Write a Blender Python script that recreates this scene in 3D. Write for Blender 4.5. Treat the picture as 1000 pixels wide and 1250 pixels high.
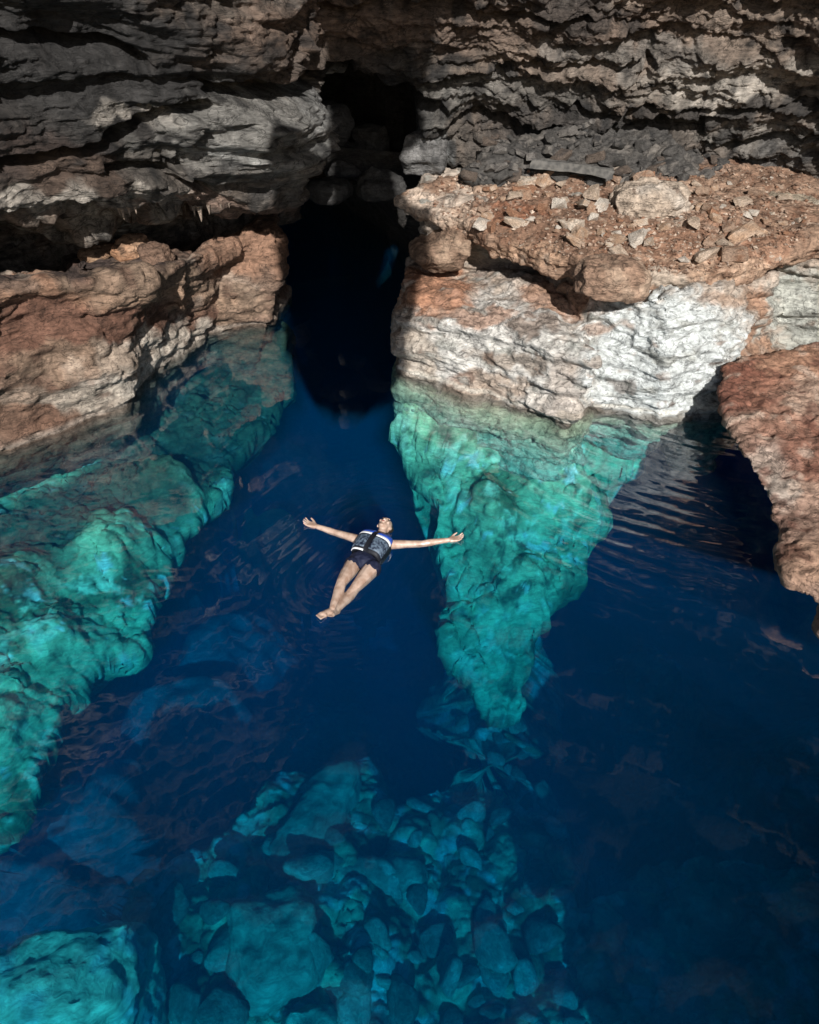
import bpy, bmesh, math, random
import numpy as np
from mathutils import Vector, Matrix

for o in list(bpy.data.objects):
    bpy.data.objects.remove(o)
SC = bpy.context.scene
COL = SC.collection
R = math.radians

# ------------------------------------------------------------------ camera
CAM_H, PITCH, FPX = 5.2, R(36), 950.0
cam = bpy.data.cameras.new('camera')
camo = bpy.data.objects.new('camera', cam)
COL.objects.link(camo)
camo.location = (0, 0, CAM_H)
camo.rotation_euler = (R(90) - PITCH, 0, 0)
cam.sensor_fit = 'VERTICAL'
cam.sensor_height = 36
cam.lens = 36 * FPX / 1250
cam.clip_start = 0.05
cam.clip_end = 400
SC.camera = camo

# ------------------------------------------------------------------ sky + sun
SUN_EL, SUN_AZ = R(31), R(6)            # from behind the camera, a little to its right
world = bpy.data.worlds.new("World")
SC.world = world
world.use_nodes = True
wn = world.node_tree
wn.nodes.clear()
sky = wn.nodes.new('ShaderNodeTexSky')
sky.sky_type = 'NISHITA'
sky.sun_disc = False
sky.sun_elevation = SUN_EL
sky.sun_rotation = math.pi - SUN_AZ
bg = wn.nodes.new('ShaderNodeBackground')
bg.inputs['Strength'].default_value = 0.08
wo = wn.nodes.new('ShaderNodeOutputWorld')
wn.links.new(sky.outputs[0], bg.inputs[0])
wn.links.new(bg.outputs[0], wo.inputs[0])

sun = bpy.data.lights.new('sun', 'SUN')
sun.energy = 5.0
sun.angle = R(0.5)
sun.color = (1.0, 0.975, 0.94)
suno = bpy.data.objects.new('sun', sun)
COL.objects.link(suno)
sd = Vector((-math.sin(SUN_AZ) * math.cos(SUN_EL), math.cos(SUN_AZ) * math.cos(SUN_EL), -math.sin(SUN_EL)))
suno.rotation_euler = sd.to_track_quat('-Z', 'Y').to_euler()
suno.location = (3, -14, 14)

SC.view_settings.view_transform = 'Standard'
SC.view_settings.look = 'None'
SC.view_settings.gamma = 1
SC.view_settings.use_curve_mapping = False
SC.view_settings.exposure = 0.3
SC.render.engine = 'CYCLES'
cy = SC.cycles
cy.use_denoising = True
cy.max_bounces = 8
cy.diffuse_bounces = 4
cy.glossy_bounces = 3
cy.transmission_bounces = 4
cy.transparent_max_bounces = 12
cy.volume_bounces = 0
cy.caustics_reflective = False
cy.caustics_refractive = False

# ------------------------------------------------------------------ projection helpers
CP, SP = math.cos(PITCH), math.sin(PITCH)


def ray(px, py):
    a, b = (px - 500) / FPX, (625 - py) / FPX
    return np.array([a, CP + b * SP, -SP + b * CP])


def Uz(px, py, z=0.0):
    d = ray(px, py)
    t = (z - CAM_H) / d[2]
    return (d[0] * t, d[1] * t, z)


def Uy(px, py, y):
    d = ray(px, py)
    t = y / d[1]
    return (d[0] * t, y, CAM_H + d[2] * t)


def proj(P):
    X, Y, Z = P[:, 0], P[:, 1], P[:, 2] - CAM_H
    dep = np.maximum(Y * CP - Z * SP, 1e-3)
    return 500 + FPX * X / dep, 625 - FPX * (Y * SP + Z * CP) / dep


# ------------------------------------------------------------------ noise
rng = np.random.default_rng(7)
PERM = np.concatenate([rng.permutation(256)] * 3).astype(np.int32)
GRAD = rng.normal(size=(256, 3)).astype(np.float32)
GRAD /= np.linalg.norm(GRAD, axis=1)[:, None]
RNDV = rng.random((256, 3)).astype(np.float32)


def pnoise(P):
    P = np.asarray(P, np.float32)
    I = np.floor(P).astype(np.int32)
    F = P - I
    I &= 255
    U = F * F * F * (F * (F * 6 - 15) + 10)
    out = np.zeros(len(P), np.float32)
    for dx in (0, 1):
        hx = PERM[I[:, 0] + dx]
        wx = U[:, 0] if dx else 1 - U[:, 0]
        for dy in (0, 1):
            hy = PERM[hx + ((I[:, 1] + dy) & 255)]
            wy = wx * (U[:, 1] if dy else 1 - U[:, 1])
            for dz in (0, 1):
                g = GRAD[PERM[hy + ((I[:, 2] + dz) & 255)]]
                w = wy * (U[:, 2] if dz else 1 - U[:, 2])
                out += w * (g[:, 0] * (F[:, 0] - dx) + g[:, 1] * (F[:, 1] - dy) + g[:, 2] * (F[:, 2] - dz))
    return out * 1.6


def fbm(P, octv=5, lac=2.03, gain=0.5, ridge=False):
    P = np.asarray(P, np.float32)
    s, a, n = 0, 1.0, 0
    for k in range(octv):
        v = pnoise(P + 17.3 * k)
        if ridge:
            v = 1 - 2 * np.abs(v)
        s = s + a * v
        n += a
        a *= gain
        P = P * lac
    return s / n


def worley(P):
    """F1, F2 and a random value per cell."""
    P = np.asarray(P, np.float32)
    I = np.floor(P).astype(np.int32)
    f1 = np.full(len(P), 9, np.float32)
    f2 = f1.copy()
    cid = np.zeros(len(P), np.float32)
    for dx in (-1, 0, 1):
        for dy in (-1, 0, 1):
            for dz in (-1, 0, 1):
                J = I + np.array([dx, dy, dz], np.int32)
                h = PERM[PERM[PERM[J[:, 0] & 255] + (J[:, 1] & 255)] + (J[:, 2] & 255)]
                d = np.linalg.norm(J + RNDV[h] - P, axis=1)
                near = d < f1
                f2 = np.where(near, f1, np.minimum(f2, d))
                cid = np.where(near, h / 255.0, cid)
                f1 = np.where(near, d, f1)
    return f1, f2, cid


def sstep(a, b, x):
    t = np.clip((x - a) / (b - a), 0, 1)
    return t * t * (3 - 2 * t)


def lerp(a, b, t):
    return a + (b - a) * t


def mixc(c, col, t):
    return c * (1 - t[:, None]) + np.array(col, np.float32)[None, :] * t[:, None]


# ------------------------------------------------------------------ mesh helpers
def tag(o, label=None, cat=None, group=None, kind=None):
    if label: o['label'] = label
    if cat: o['category'] = cat
    if group: o['group'] = group
    if kind: o['kind'] = kind
    return o


def link(name, me, mat=None, parent=None):
    o = bpy.data.objects.new(name, me)
    COL.objects.link(o)
    if mat and not me.materials:
        me.materials.append(mat)
    if parent is not None:
        o.parent = parent
    return o


def empty(name, loc=(0, 0, 0)):
    o = bpy.data.objects.new(name, None)
    COL.objects.link(o)
    o.location = loc
    o.empty_display_size = 0.1
    return o


def np_mesh(name, V, F, smooth=True, col=None):
    me = bpy.data.meshes.new(name)
    V = np.asarray(V, np.float32)
    F = np.asarray(F, np.int32)
    me.vertices.add(len(V))
    me.vertices.foreach_set('co', V.ravel())
    k = F.shape[1]
    me.loops.add(F.size)
    me.loops.foreach_set('vertex_index', F.ravel())
    me.polygons.add(len(F))
    me.polygons.foreach_set('loop_start', np.arange(0, F.size, k, dtype=np.int32))
    me.polygons.foreach_set('loop_total', np.full(len(F), k, np.int32))
    me.polygons.foreach_set('use_smooth', np.full(len(F), smooth, bool))
    me.update(calc_edges=True)
    if col is not None:
        set_col(me, col)
    return me


def set_col(me, col):
    a = me.color_attributes.new('rock_colour', 'FLOAT_COLOR', 'POINT')
    c = np.ones((len(col), 4), np.float32)
    c[:, :3] = np.clip(col, 0.004, 0.85)
    a.data.foreach_set('color', c.ravel())


def grid_faces(nu, nv, flip=False):
    i = np.arange(nu - 1)[:, None] * nv + np.arange(nv - 1)[None, :]
    i = i.ravel()
    F = np.stack([i, i + nv, i + nv + 1, i + 1], 1)
    return F[:, ::-1] if flip else F


def grid_normals(G):
    du = np.gradient(G, axis=0)
    dv = np.gradient(G, axis=1)
    n = np.cross(du, dv)
    return n / np.maximum(np.linalg.norm(n, axis=2, keepdims=True), 1e-9)


def bm_hull(bm, pts):
    vs = [bm.verts.new(tuple(map(float, p))) for p in pts]
    r = bmesh.ops.convex_hull(bm, input=vs)
    kill = [g for g in r['geom_interior'] + r['geom_unused'] if isinstance(g, bmesh.types.BMVert)]
    if kill:
        bmesh.ops.delete(bm, geom=list(set(kill)), context='VERTS')


def fuse(bm, voxel, smooth=4, factor=0.5):
    """Voxel union of everything in bm; returns vertices, normals, quads."""
    bmesh.ops.recalc_face_normals(bm, faces=bm.faces[:])
    me = bpy.data.meshes.new('fuse')
    bm.to_mesh(me)
    bm.free()
    o = bpy.data.objects.new('fuse', me)
    COL.objects.link(o)
    m = o.modifiers.new('r', 'REMESH')
    m.mode = 'VOXEL'
    m.voxel_size = voxel
    if smooth:
        s = o.modifiers.new('s', 'SMOOTH')
        s.iterations = smooth
        s.factor = factor
    dg = bpy.context.evaluated_depsgraph_get()
    e = o.evaluated_get(dg).to_mesh()
    n = len(e.vertices)
    V = np.empty(n * 3, np.float32)
    e.vertices.foreach_get('co', V)
    N = np.empty(n * 3, np.float32)
    e.vertex_normals.foreach_get('vector', N)
    L = np.empty(len(e.loops), np.int32)
    e.loops.foreach_get('vertex_index', L)
    F = L.reshape(-1, 4)
    bpy.data.objects.remove(o)
    bpy.data.meshes.remove(me)
    return V.reshape(-1, 3), N.reshape(-1, 3), F


def hull_rock(hulls, voxel, smooth, disp, colf):
    bm = bmesh.new()
    for h in hulls:
        bm_hull(bm, h)
    V, N, F = fuse(bm, voxel, smooth)
    d = disp(V, N)
    W = V + N * d[:, None] if d.ndim == 1 else V + d
    me = np_mesh('rock', W, F, True, colf(V, N, d if d.ndim == 1 else np.zeros(len(V))))
    return me


# ------------------------------------------------------------------ materials
def rock_material(name, rough=0.88, bump=0.5, grain=(0.5, 1.45), scale=9.0, spec=0.25, vein=0.4, vein_scale=2.6):
    m = bpy.data.materials.new(name)
    m.use_nodes = True
    nt = m.node_tree
    nd, lk = nt.nodes, nt.links
    b = nd['Principled BSDF']
    b.inputs['Roughness'].default_value = rough
    b.inputs['Specular IOR Level'].default_value = spec
    at = nd.new('ShaderNodeAttribute')
    at.attribute_name = 'rock_colour'
    geo = nd.new('ShaderNodeTexCoord')
    n1 = nd.new('ShaderNodeTexNoise')
    n1.inputs['Scale'].default_value = scale
    n1.inputs['Detail'].default_value = 8
    n1.inputs['Roughness'].default_value = 0.72
    n1.inputs['Distortion'].default_value = 0.6
    lk.new(geo.outputs['Object'], n1.inputs['Vector'])
    r1 = nd.new('ShaderNodeMapRange')
    r1.inputs['From Min'].default_value = 0.32
    r1.inputs['From Max'].default_value = 0.68
    r1.inputs['To Min'].default_value = grain[0]
    r1.inputs['To Max'].default_value = grain[1]
    lk.new(n1.outputs['Fac'], r1.inputs['Value'])
    mp = nd.new('ShaderNodeMapping')
    mp.inputs['Scale'].default_value = (1.2, 1.2, 6)
    lk.new(geo.outputs['Object'], mp.inputs['Vector'])
    n2 = nd.new('ShaderNodeTexNoise')
    n2.inputs['Scale'].default_value = 4
    n2.inputs['Detail'].default_value = 7
    n2.inputs['Roughness'].default_value = 0.65
    n2.inputs['Distortion'].default_value = 1.0
    lk.new(mp.outputs[0], n2.inputs['Vector'])
    r2 = nd.new('ShaderNodeMapRange')
    r2.inputs['From Min'].default_value = 0.36
    r2.inputs['From Max'].default_value = 0.64
    r2.inputs['To Min'].default_value = 0.72
    r2.inputs['To Max'].default_value = 1.22
    lk.new(n2.outputs['Fac'], r2.inputs['Value'])
    # thin dirt filled veins
    mp3 = nd.new('ShaderNodeMapping')
    mp3.inputs['Scale'].default_value = (1.0, 1.0, 2.2)
    lk.new(geo.outputs['Object'], mp3.inputs['Vector'])
    n3 = nd.new('ShaderNodeTexNoise')
    n3.inputs['Scale'].default_value = vein_scale
    n3.inputs['Detail'].default_value = 6
    n3.inputs['Roughness'].default_value = 0.6
    n3.inputs['Distortion'].default_value = 1.4
    lk.new(mp3.outputs[0], n3.inputs['Vector'])
    sb = nd.new('ShaderNodeMath')
    sb.operation = 'SUBTRACT'
    sb.inputs[1].default_value = 0.5
    lk.new(n3.outputs['Fac'], sb.inputs[0])
    ab = nd.new('ShaderNodeMath')
    ab.operation = 'ABSOLUTE'
    lk.new(sb.outputs[0], ab.inputs[0])
    r3 = nd.new('ShaderNodeMapRange')
    r3.inputs['From Min'].default_value = 0.004
    r3.inputs['From Max'].default_value = 0.022
    r3.inputs['To Min'].default_value = vein
    r3.inputs['To Max'].default_value = 1.0
    lk.new(ab.outputs[0], r3.inputs['Value'])
    m1 = nd.new('ShaderNodeMath')
    m1.operation = 'MULTIPLY'
    lk.new(r1.outputs[0], m1.inputs[0])
    lk.new(r2.outputs[0], m1.inputs[1])
    m2 = nd.new('ShaderNodeMath')
    m2.operation = 'MULTIPLY'
    lk.new(m1.outputs[0], m2.inputs[0])
    lk.new(r3.outputs[0], m2.inputs[1])
    mul = nd.new('ShaderNodeVectorMath')
    mul.operation = 'SCALE'
    lk.new(at.outputs['Color'], mul.inputs[0])
    lk.new(m2.outputs[0], mul.inputs['Scale'])
    lk.new(mul.outputs[0], b.inputs['Base Color'])
    add = nd.new('ShaderNodeMath')
    add.operation = 'ADD'
    lk.new(n1.outputs['Fac'], add.inputs[0])
    lk.new(n2.outputs['Fac'], add.inputs[1])
    bp = nd.new('ShaderNodeBump')
    bp.inputs['Strength'].default_value = bump
    bp.inputs['Distance'].default_value = 0.06
    lk.new(add.outputs[0], bp.inputs['Height'])
    lk.new(bp.outputs[0], b.inputs['Normal'])
    return m


M_ROCK = rock_material('limestone', bump=0.6)
M_WALL = rock_material('cave_limestone', bump=0.85, grain=(0.4, 1.5), scale=6, vein_scale=1.8)
M_BED = rock_material('lake_limestone', bump=0.5, grain=(0.6, 1.3), scale=4, spec=0.0, vein=0.88)


def plain(name, colour, rough=0.6, spec=0.3, noise=None, bump=0.0, nscale=60):
    m = bpy.data.materials.new(name)
    m.use_nodes = True
    nt = m.node_tree
    b = nt.nodes['Principled BSDF']
    b.inputs['Base Color'].default_value = (*colour, 1)
    b.inputs['Roughness'].default_value = rough
    b.inputs['Specular IOR Level'].default_value = spec
    if noise:
        tc = nt.nodes.new('ShaderNodeTexCoord')
        n = nt.nodes.new('ShaderNodeTexNoise')
        n.inputs['Scale'].default_value = nscale
        n.inputs['Detail'].default_value = 4
        nt.links.new(tc.outputs['Object'], n.inputs['Vector'])
        cr = nt.nodes.new('ShaderNodeValToRGB')
        cr.color_ramp.elements[0].position = 0.38
        cr.color_ramp.elements[0].color = (*colour, 1)
        cr.color_ramp.elements[1].position = 0.62
        cr.color_ramp.elements[1].color = (*noise, 1)
        nt.links.new(n.outputs['Fac'], cr.inputs[0])
        nt.links.new(cr.outputs[0], b.inputs['Base Color'])
        if bump:
            bp = nt.nodes.new('ShaderNodeBump')
            bp.inputs['Strength'].default_value = bump
            bp.inputs['Distance'].default_value = 0.01
            nt.links.new(n.outputs['Fac'], bp.inputs['Height'])
            nt.links.new(bp.outputs[0], b.inputs['Normal'])
    return m


def water_material():
    m = bpy.data.materials.new('clear_water')
    m.use_nodes = True
    nt = m.node_tree
    nd, lk = nt.nodes, nt.links
    nd.clear()
    out = nd.new('ShaderNodeOutputMaterial')
    # Schlick reflectance, the same from both sides of the surface (the light goes straight through)
    geo = nd.new('ShaderNodeNewGeometry')
    dot = nd.new('ShaderNodeVectorMath')
    dot.operation = 'DOT_PRODUCT'
    lk.new(geo.outputs['Normal'], dot.inputs[0])
    lk.new(geo.outputs['Incoming'], dot.inputs[1])

    def mth(op, a, b=None):
        n = nd.new('ShaderNodeMath')
        n.operation = op
        for i, v in enumerate((a, b)):
            if v is None:
                continue
            if isinstance(v, (int, float)):
                n.inputs[i].default_value = v
            else:
                lk.new(v, n.inputs[i])
        return n.outputs[0]
    F0 = 0.13
    om = mth('SUBTRACT', 1.0, mth('ABSOLUTE', dot.outputs['Value']))
    fr = mth('ADD', mth('MULTIPLY', mth('POWER', om, 5.0), 1 - F0), F0)
    tr = nd.new('ShaderNodeBsdfTransparent')
    gl = nd.new('ShaderNodeBsdfGlossy')
    gl.inputs['Roughness'].default_value = 0.0
    gl.inputs['Color'].default_value = (1, 1, 1, 1)
    mx = nd.new('ShaderNodeMixShader')
    lk.new(fr, mx.inputs[0])
    lk.new(tr.outputs[0], mx.inputs[1])
    lk.new(gl.outputs[0], mx.inputs[2])
    lk.new(mx.outputs[0], out.inputs['Surface'])
    # absorption per metre: red goes first, blue last
    ka = (0.60, 0.145, 0.06)
    dens = 1.0
    ab = nd.new('ShaderNodeVolumeAbsorption')
    ab.inputs['Color'].default_value = (1 - ka[0], 1 - ka[1], 1 - ka[2], 1)
    ab.inputs['Density'].default_value = dens
    scv = nd.new('ShaderNodeVolumeScatter')
    scv.inputs['Color'].default_value = (0.0, 0.42, 1.0, 1)
    scv.inputs['Density'].default_value = 0.048
    ad = nd.new('ShaderNodeAddShader')
    lk.new(ab.outputs[0], ad.inputs[0])
    lk.new(scv.outputs[0], ad.inputs[1])
    lk.new(ad.outputs[0], out.inputs['Volume'])
    return m


M_WATER = water_material()

# rock colours (linear albedo)
WHITE = (0.55, 0.575, 0.56)
PALE = (0.44, 0.38, 0.31)
TAN = (0.31, 0.215, 0.15)
RUST = (0.165, 0.083, 0.056)
SOIL = (0.20, 0.118, 0.078)
GREY = (0.22, 0.205, 0.18)
DARK = (0.045, 0.042, 0.04)
MUD = (0.12, 0.075, 0.05)


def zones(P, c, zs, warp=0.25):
    """Stains and beds of other colour, plus some painted shade: soft ellipses given by where they lie in view of the camera's spot."""
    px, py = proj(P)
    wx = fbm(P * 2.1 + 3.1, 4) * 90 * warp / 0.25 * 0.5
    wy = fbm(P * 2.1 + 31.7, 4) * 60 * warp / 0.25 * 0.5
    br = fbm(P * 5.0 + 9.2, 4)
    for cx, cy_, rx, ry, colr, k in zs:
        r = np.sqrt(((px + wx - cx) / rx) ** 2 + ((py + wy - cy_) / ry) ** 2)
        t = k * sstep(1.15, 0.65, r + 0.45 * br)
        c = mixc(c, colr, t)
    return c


# ================================================================== cave wall
def wall_disp(P):
    w = fbm(P * np.array([0.35, 0.35, 0.5]) + 5, 3)
    Q = P.copy()
    Q[:, 2] = P[:, 2] + 0.35 * w + 0.06 * P[:, 0]
    big = fbm(P * 0.45 + 2.2, 3) * 0.5
    calm = sstep(-0.25, 0.3, fbm(P * 0.7 + 61, 3))
    st = np.tanh(3.0 * fbm(Q * np.array([0.42, 0.42, 2.8]) + 8, 4)) * 0.15
    st2 = np.tanh(3.0 * fbm(Q * np.array([1.1, 1.1, 7.0]) + 40, 4)) * 0.06
    rg = fbm(P * np.array([1.5, 1.5, 2.0]) + 21, 6, ridge=True)
    f1, f2, cid = worley(Q * np.array([0.9, 0.9, 1.7]) + 0.9 * fbm(P * 1.3 + 77, 3)[:, None])
    blk = ((cid - 0.5) * 0.26 - 0.10 * sstep(0.09, 0.0, f2 - f1)) * calm
    fine = fbm(P * 5 + 3, 6, gain=0.66) * 0.14 + fbm(P * 12, 4, ridge=True) * 0.03
    rough = 0.5 + 0.5 * sstep(-1.6, 0.0, P[:, 0])
    return big + st + st2 + 0.17 * rg * rough + blk + fine * rough


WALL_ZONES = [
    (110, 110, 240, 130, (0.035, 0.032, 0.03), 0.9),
    (455, 170, 95, 120, (0.03, 0.029, 0.028), 0.95),  # recess shade painted as a near-black ellipse
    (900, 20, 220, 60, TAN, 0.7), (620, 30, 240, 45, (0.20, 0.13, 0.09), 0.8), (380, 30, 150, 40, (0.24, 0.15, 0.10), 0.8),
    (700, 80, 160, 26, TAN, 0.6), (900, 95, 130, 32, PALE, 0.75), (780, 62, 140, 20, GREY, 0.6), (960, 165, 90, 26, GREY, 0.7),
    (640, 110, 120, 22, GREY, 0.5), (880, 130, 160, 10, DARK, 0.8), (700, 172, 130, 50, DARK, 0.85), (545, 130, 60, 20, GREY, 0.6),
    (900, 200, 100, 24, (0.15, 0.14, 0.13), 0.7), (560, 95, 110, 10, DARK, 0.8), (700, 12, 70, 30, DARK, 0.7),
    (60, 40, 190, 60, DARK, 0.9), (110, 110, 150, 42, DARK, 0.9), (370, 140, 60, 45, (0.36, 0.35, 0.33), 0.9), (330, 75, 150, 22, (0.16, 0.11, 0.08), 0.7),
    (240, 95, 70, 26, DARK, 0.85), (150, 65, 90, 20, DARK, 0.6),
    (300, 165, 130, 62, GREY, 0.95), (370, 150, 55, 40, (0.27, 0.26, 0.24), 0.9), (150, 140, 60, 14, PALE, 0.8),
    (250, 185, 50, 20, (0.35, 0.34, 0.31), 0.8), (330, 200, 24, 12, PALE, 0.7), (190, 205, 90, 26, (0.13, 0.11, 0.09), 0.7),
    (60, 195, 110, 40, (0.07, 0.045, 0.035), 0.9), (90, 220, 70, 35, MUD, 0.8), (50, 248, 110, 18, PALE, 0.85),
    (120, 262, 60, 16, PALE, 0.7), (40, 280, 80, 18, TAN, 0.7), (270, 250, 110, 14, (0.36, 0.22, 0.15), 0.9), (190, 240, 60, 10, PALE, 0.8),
    (455, 180, 75, 110, DARK, 0.8), (520, 185, 30, 34, (0.2, 0.2, 0.19), 0.8),  # dark ellipse deepens the painted shade of the recess
]


def wall_colour(P, d):
    n = fbm(P * np.array([0.5, 0.5, 1.6]) + 11, 4)
    c = np.tile(np.array((0.15, 0.12, 0.095), np.float32), (len(P), 1))
    c = mixc(c, TAN, sstep(0.0, 0.45, n) * 0.7)
    c = mixc(c, GREY, sstep(0.05, 0.5, fbm(P * 0.9 + 50, 4)) * 0.8)
    c = zones(P, c, WALL_ZONES)
    k = fbm(P * np.array([2.2, 2.2, 5.0]) + 70, 5)
    c = mixc(c, (0.03, 0.028, 0.027), sstep(0.12, 0.34, k) * 0.8)
    k2 = fbm(P * np.array([2.6, 2.6, 5.0]) + 90, 4)
    c = c * (1 + 0.55 * np.clip(k2, -0.8, 0.8))[:, None]
    g = c.mean(1, keepdims=True)
    # shade put into the colour above, so the sunlit wall barely reflects
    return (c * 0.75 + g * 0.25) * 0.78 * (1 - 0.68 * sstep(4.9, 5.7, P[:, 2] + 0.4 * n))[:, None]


# plan: for each x the wall's y at the foot, and its lean
def wall_base(x, z):
    px_ = np.array([-14, -9.5, -8.0, -6.5, -5.0, -3.2, -2.0, -1.2, -0.3, 0.5, 2.0, 4.5, 6.0, 7.5, 9.0, 13])
    foot = np.array([2.0, 6.5, 9.6, 11.4, 12.4, 13.3, 13.9, 14.2, 14.3, 14.2, 14.3, 13.9, 13.0, 11.0, 7.5, 2.0])
    y = np.interp(x, px_, foot)
    lean = np.interp(z, [1.2, 2.2, 3.4, 4.6, 6.0, 8.0], [1.4, 0.2, -0.6, -1.25, -2.7, -5.4])
    lean = np.where(x < -1.0, lean - 0.7 * sstep(1.6, 2.6, z) * sstep(-1.0, -2.4, x), lean)
    y = y + lean
    # the long lip hanging over the bank, cut back sharply below
    lip = np.array([Uy(-260, 330, 7.6), Uy(0, 288, 8.9), Uy(140, 272, 9.7), Uy(250, 258, 10.6), Uy(330, 244, 11.8), Uy(392, 240, 13.0)])
    ly = np.interp(x, lip[:, 0], lip[:, 1])
    lz = np.interp(x, lip[:, 0], lip[:, 2]) + 0.08 * np.sin(x * 3.1) + 0.05 * np.sin(x * 7.7 + 1)
    up = z - lz
    yl = np.where(up > 0, ly - 0.32 * up + 0.5 * np.exp(-up / 0.12) - 0.25 * sstep(1.2, 2.2, up), ly + 0.5 + np.minimum(3.0, -up * 7))
    return np.where(x < lip[-1, 0] + .3, lerp(yl, y, sstep(lip[-1, 0] - .5, lip[-1, 0] + .3, x)), y)


def build_wall():
    xs = np.concatenate([np.linspace(-14, -7.6, 60, endpoint=False), np.linspace(-7.6, 7.2, 760), np.linspace(7.25, 13, 50)])
    zs = np.concatenate([np.linspace(1.0, 1.5, 6, endpoint=False), np.linspace(1.5, 5.3, 300), np.linspace(5.34, 7.6, 60)])
    X, Z = np.meshgrid(xs, zs, indexing='ij')
    Y = wall_base(X, Z)
    G = np.stack([X, Y, Z], 2)
    sh = G.shape
    P = G.reshape(-1, 3).astype(np.float32)
    n = -grid_normals(G)
    n = np.where(n[:, :, 1:2] > 0, -n, n).reshape(-1, 3)
    d = wall_disp(P)
    px, py = proj(P)
    wob = fbm(P * 1.1 + 4.4, 4) * 26
    # deep recess above the water passage
    rec = sstep(1.25, 0.75, np.sqrt(((px + wob - 440) / 74) ** 2 + ((py + wob - 198) / 82) ** 2))
    rec = np.maximum(rec, sstep(1.2, 0.8, np.sqrt(((px + wob - 470) / 62) ** 2 + ((py + wob - 132) / 22) ** 2)))
    # crevices along the bedding
    for (x0, y0, x1, y1, w, k) in [(0, 205, 250, 130, 14, .5), (250, 110, 430, 92, 12, .5), (520, 100, 800, 70, 7, .3), (540, 160, 860, 150, 8, .4), (700, 130, 1000, 128, 5, .3),
                                   (860, 170, 1000, 172, 6, .4), (380, 20, 500, 10, 9, .35), (500, 14, 720, 22, 8, .3), (0, 60, 180, 75, 15, .4), (130, 200, 270, 240, 9, .3)]:
        t = np.clip((px - x0) / (x1 - x0), -0.1, 1.1)
        dist = np.abs(py + wob * 0.8 - (y0 + (y1 - y0) * t)) + 400 * np.maximum(0, np.abs(t - 0.5) - 0.5)
        d = d - k * sstep(w, w * 0.35, dist)
    d = d - 2.6 * rec
    hump = sstep(1.2, 0.3, np.sqrt(((px - 330) / 110) ** 2 + ((py - 165) / 55) ** 2))
    d = d + 0.45 * hump
    W = P + n * d[:, None]
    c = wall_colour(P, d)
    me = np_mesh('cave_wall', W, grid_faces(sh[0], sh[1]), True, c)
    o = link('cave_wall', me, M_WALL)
    tag(o, 'layered dark grey and brown cave wall overhanging the pool', kind='structure')
    return o


cave_wall = build_wall()


def build_roof():
    ys = np.linspace(-2.5, 12.5, 150)
    xs = np.linspace(-15, 14, 180)
    X, Y = np.meshgrid(xs, ys, indexing='ij')
    Z = np.interp(Y, [-3, 0, 5, 9, 11, 12.5], [15.6, 14.0, 10.7, 7.8, 6.2, 5.4]) - 0.03 * np.maximum(0, np.abs(X) - 5) ** 2
    P = np.stack([X, Y, Z], 2).reshape(-1, 3).astype(np.float32)
    d = fbm(P * 0.4, 4) * 0.8 + np.tanh(3 * fbm(P * np.array([0.8, 0.8, 2.0]) + 7, 4)) * 0.25
    W = P.copy()
    W[:, 2] += d + 0.25
    c = wall_colour(P, d)
    c = c.mean(1, keepdims=True) * np.array([[.36, .35, .34]], np.float32)  # vault colour darkened in place of shade, hiding sunlit spots in reflections
    o = link('cave_roof', np_mesh('cave_roof', W, grid_faces(len(xs), len(ys)), True, c), M_WALL)
    tag(o, 'dark rock vault of the cave above the pool', kind='structure')


build_roof()


def shade_pendant():
    """An added bulge of rock under the vault, out of view, shaped to keep daylight off the passage."""
    def disp(V, N):
        return fbm(V * 0.8, 4) * 0.15 + fbm(V * 1.9, 5) * 0.3

    def colf(V, N, d):
        return wall_colour(V, d)
    h = [[(-.55, .2, 6.1), (-.1, .2, 5.5), (.72, .2, 5.75), (-.5, .9, 6.2), (-1.0, .5, 7.4), (0, .9, 5.6), (.72, .9, 5.8), (-.6, .2, 9.4), (1.55, .2, 8.9), (-.6, .9, 9.4), (1.55, .9, 8.9)],
         [(.2, .2, 8.4), (1.1, .2, 8.4), (.2, .9, 8.4), (1.1, .9, 8.4), (.1, -.2, 14.8), (1.15, -.2, 14.8), (.1, 1.4, 14.8), (1.15, 1.4, 14.8)],
         [(.9, .2, 10.7), (1.6, .2, 10.8), (.9, .9, 10.7), (1.6, .9, 10.8), (.9, .2, 14.8), (1.7, .2, 14.8), (.9, .9, 14.8), (1.7, .9, 14.8)]]
    o = link('added_shade_rock', hull_rock(h, 0.1, 2, disp, colf), M_WALL)
    tag(o, 'added rock bulge under the cave roof, out of view, shading the passage', kind='structure')


shade_pendant()


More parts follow.
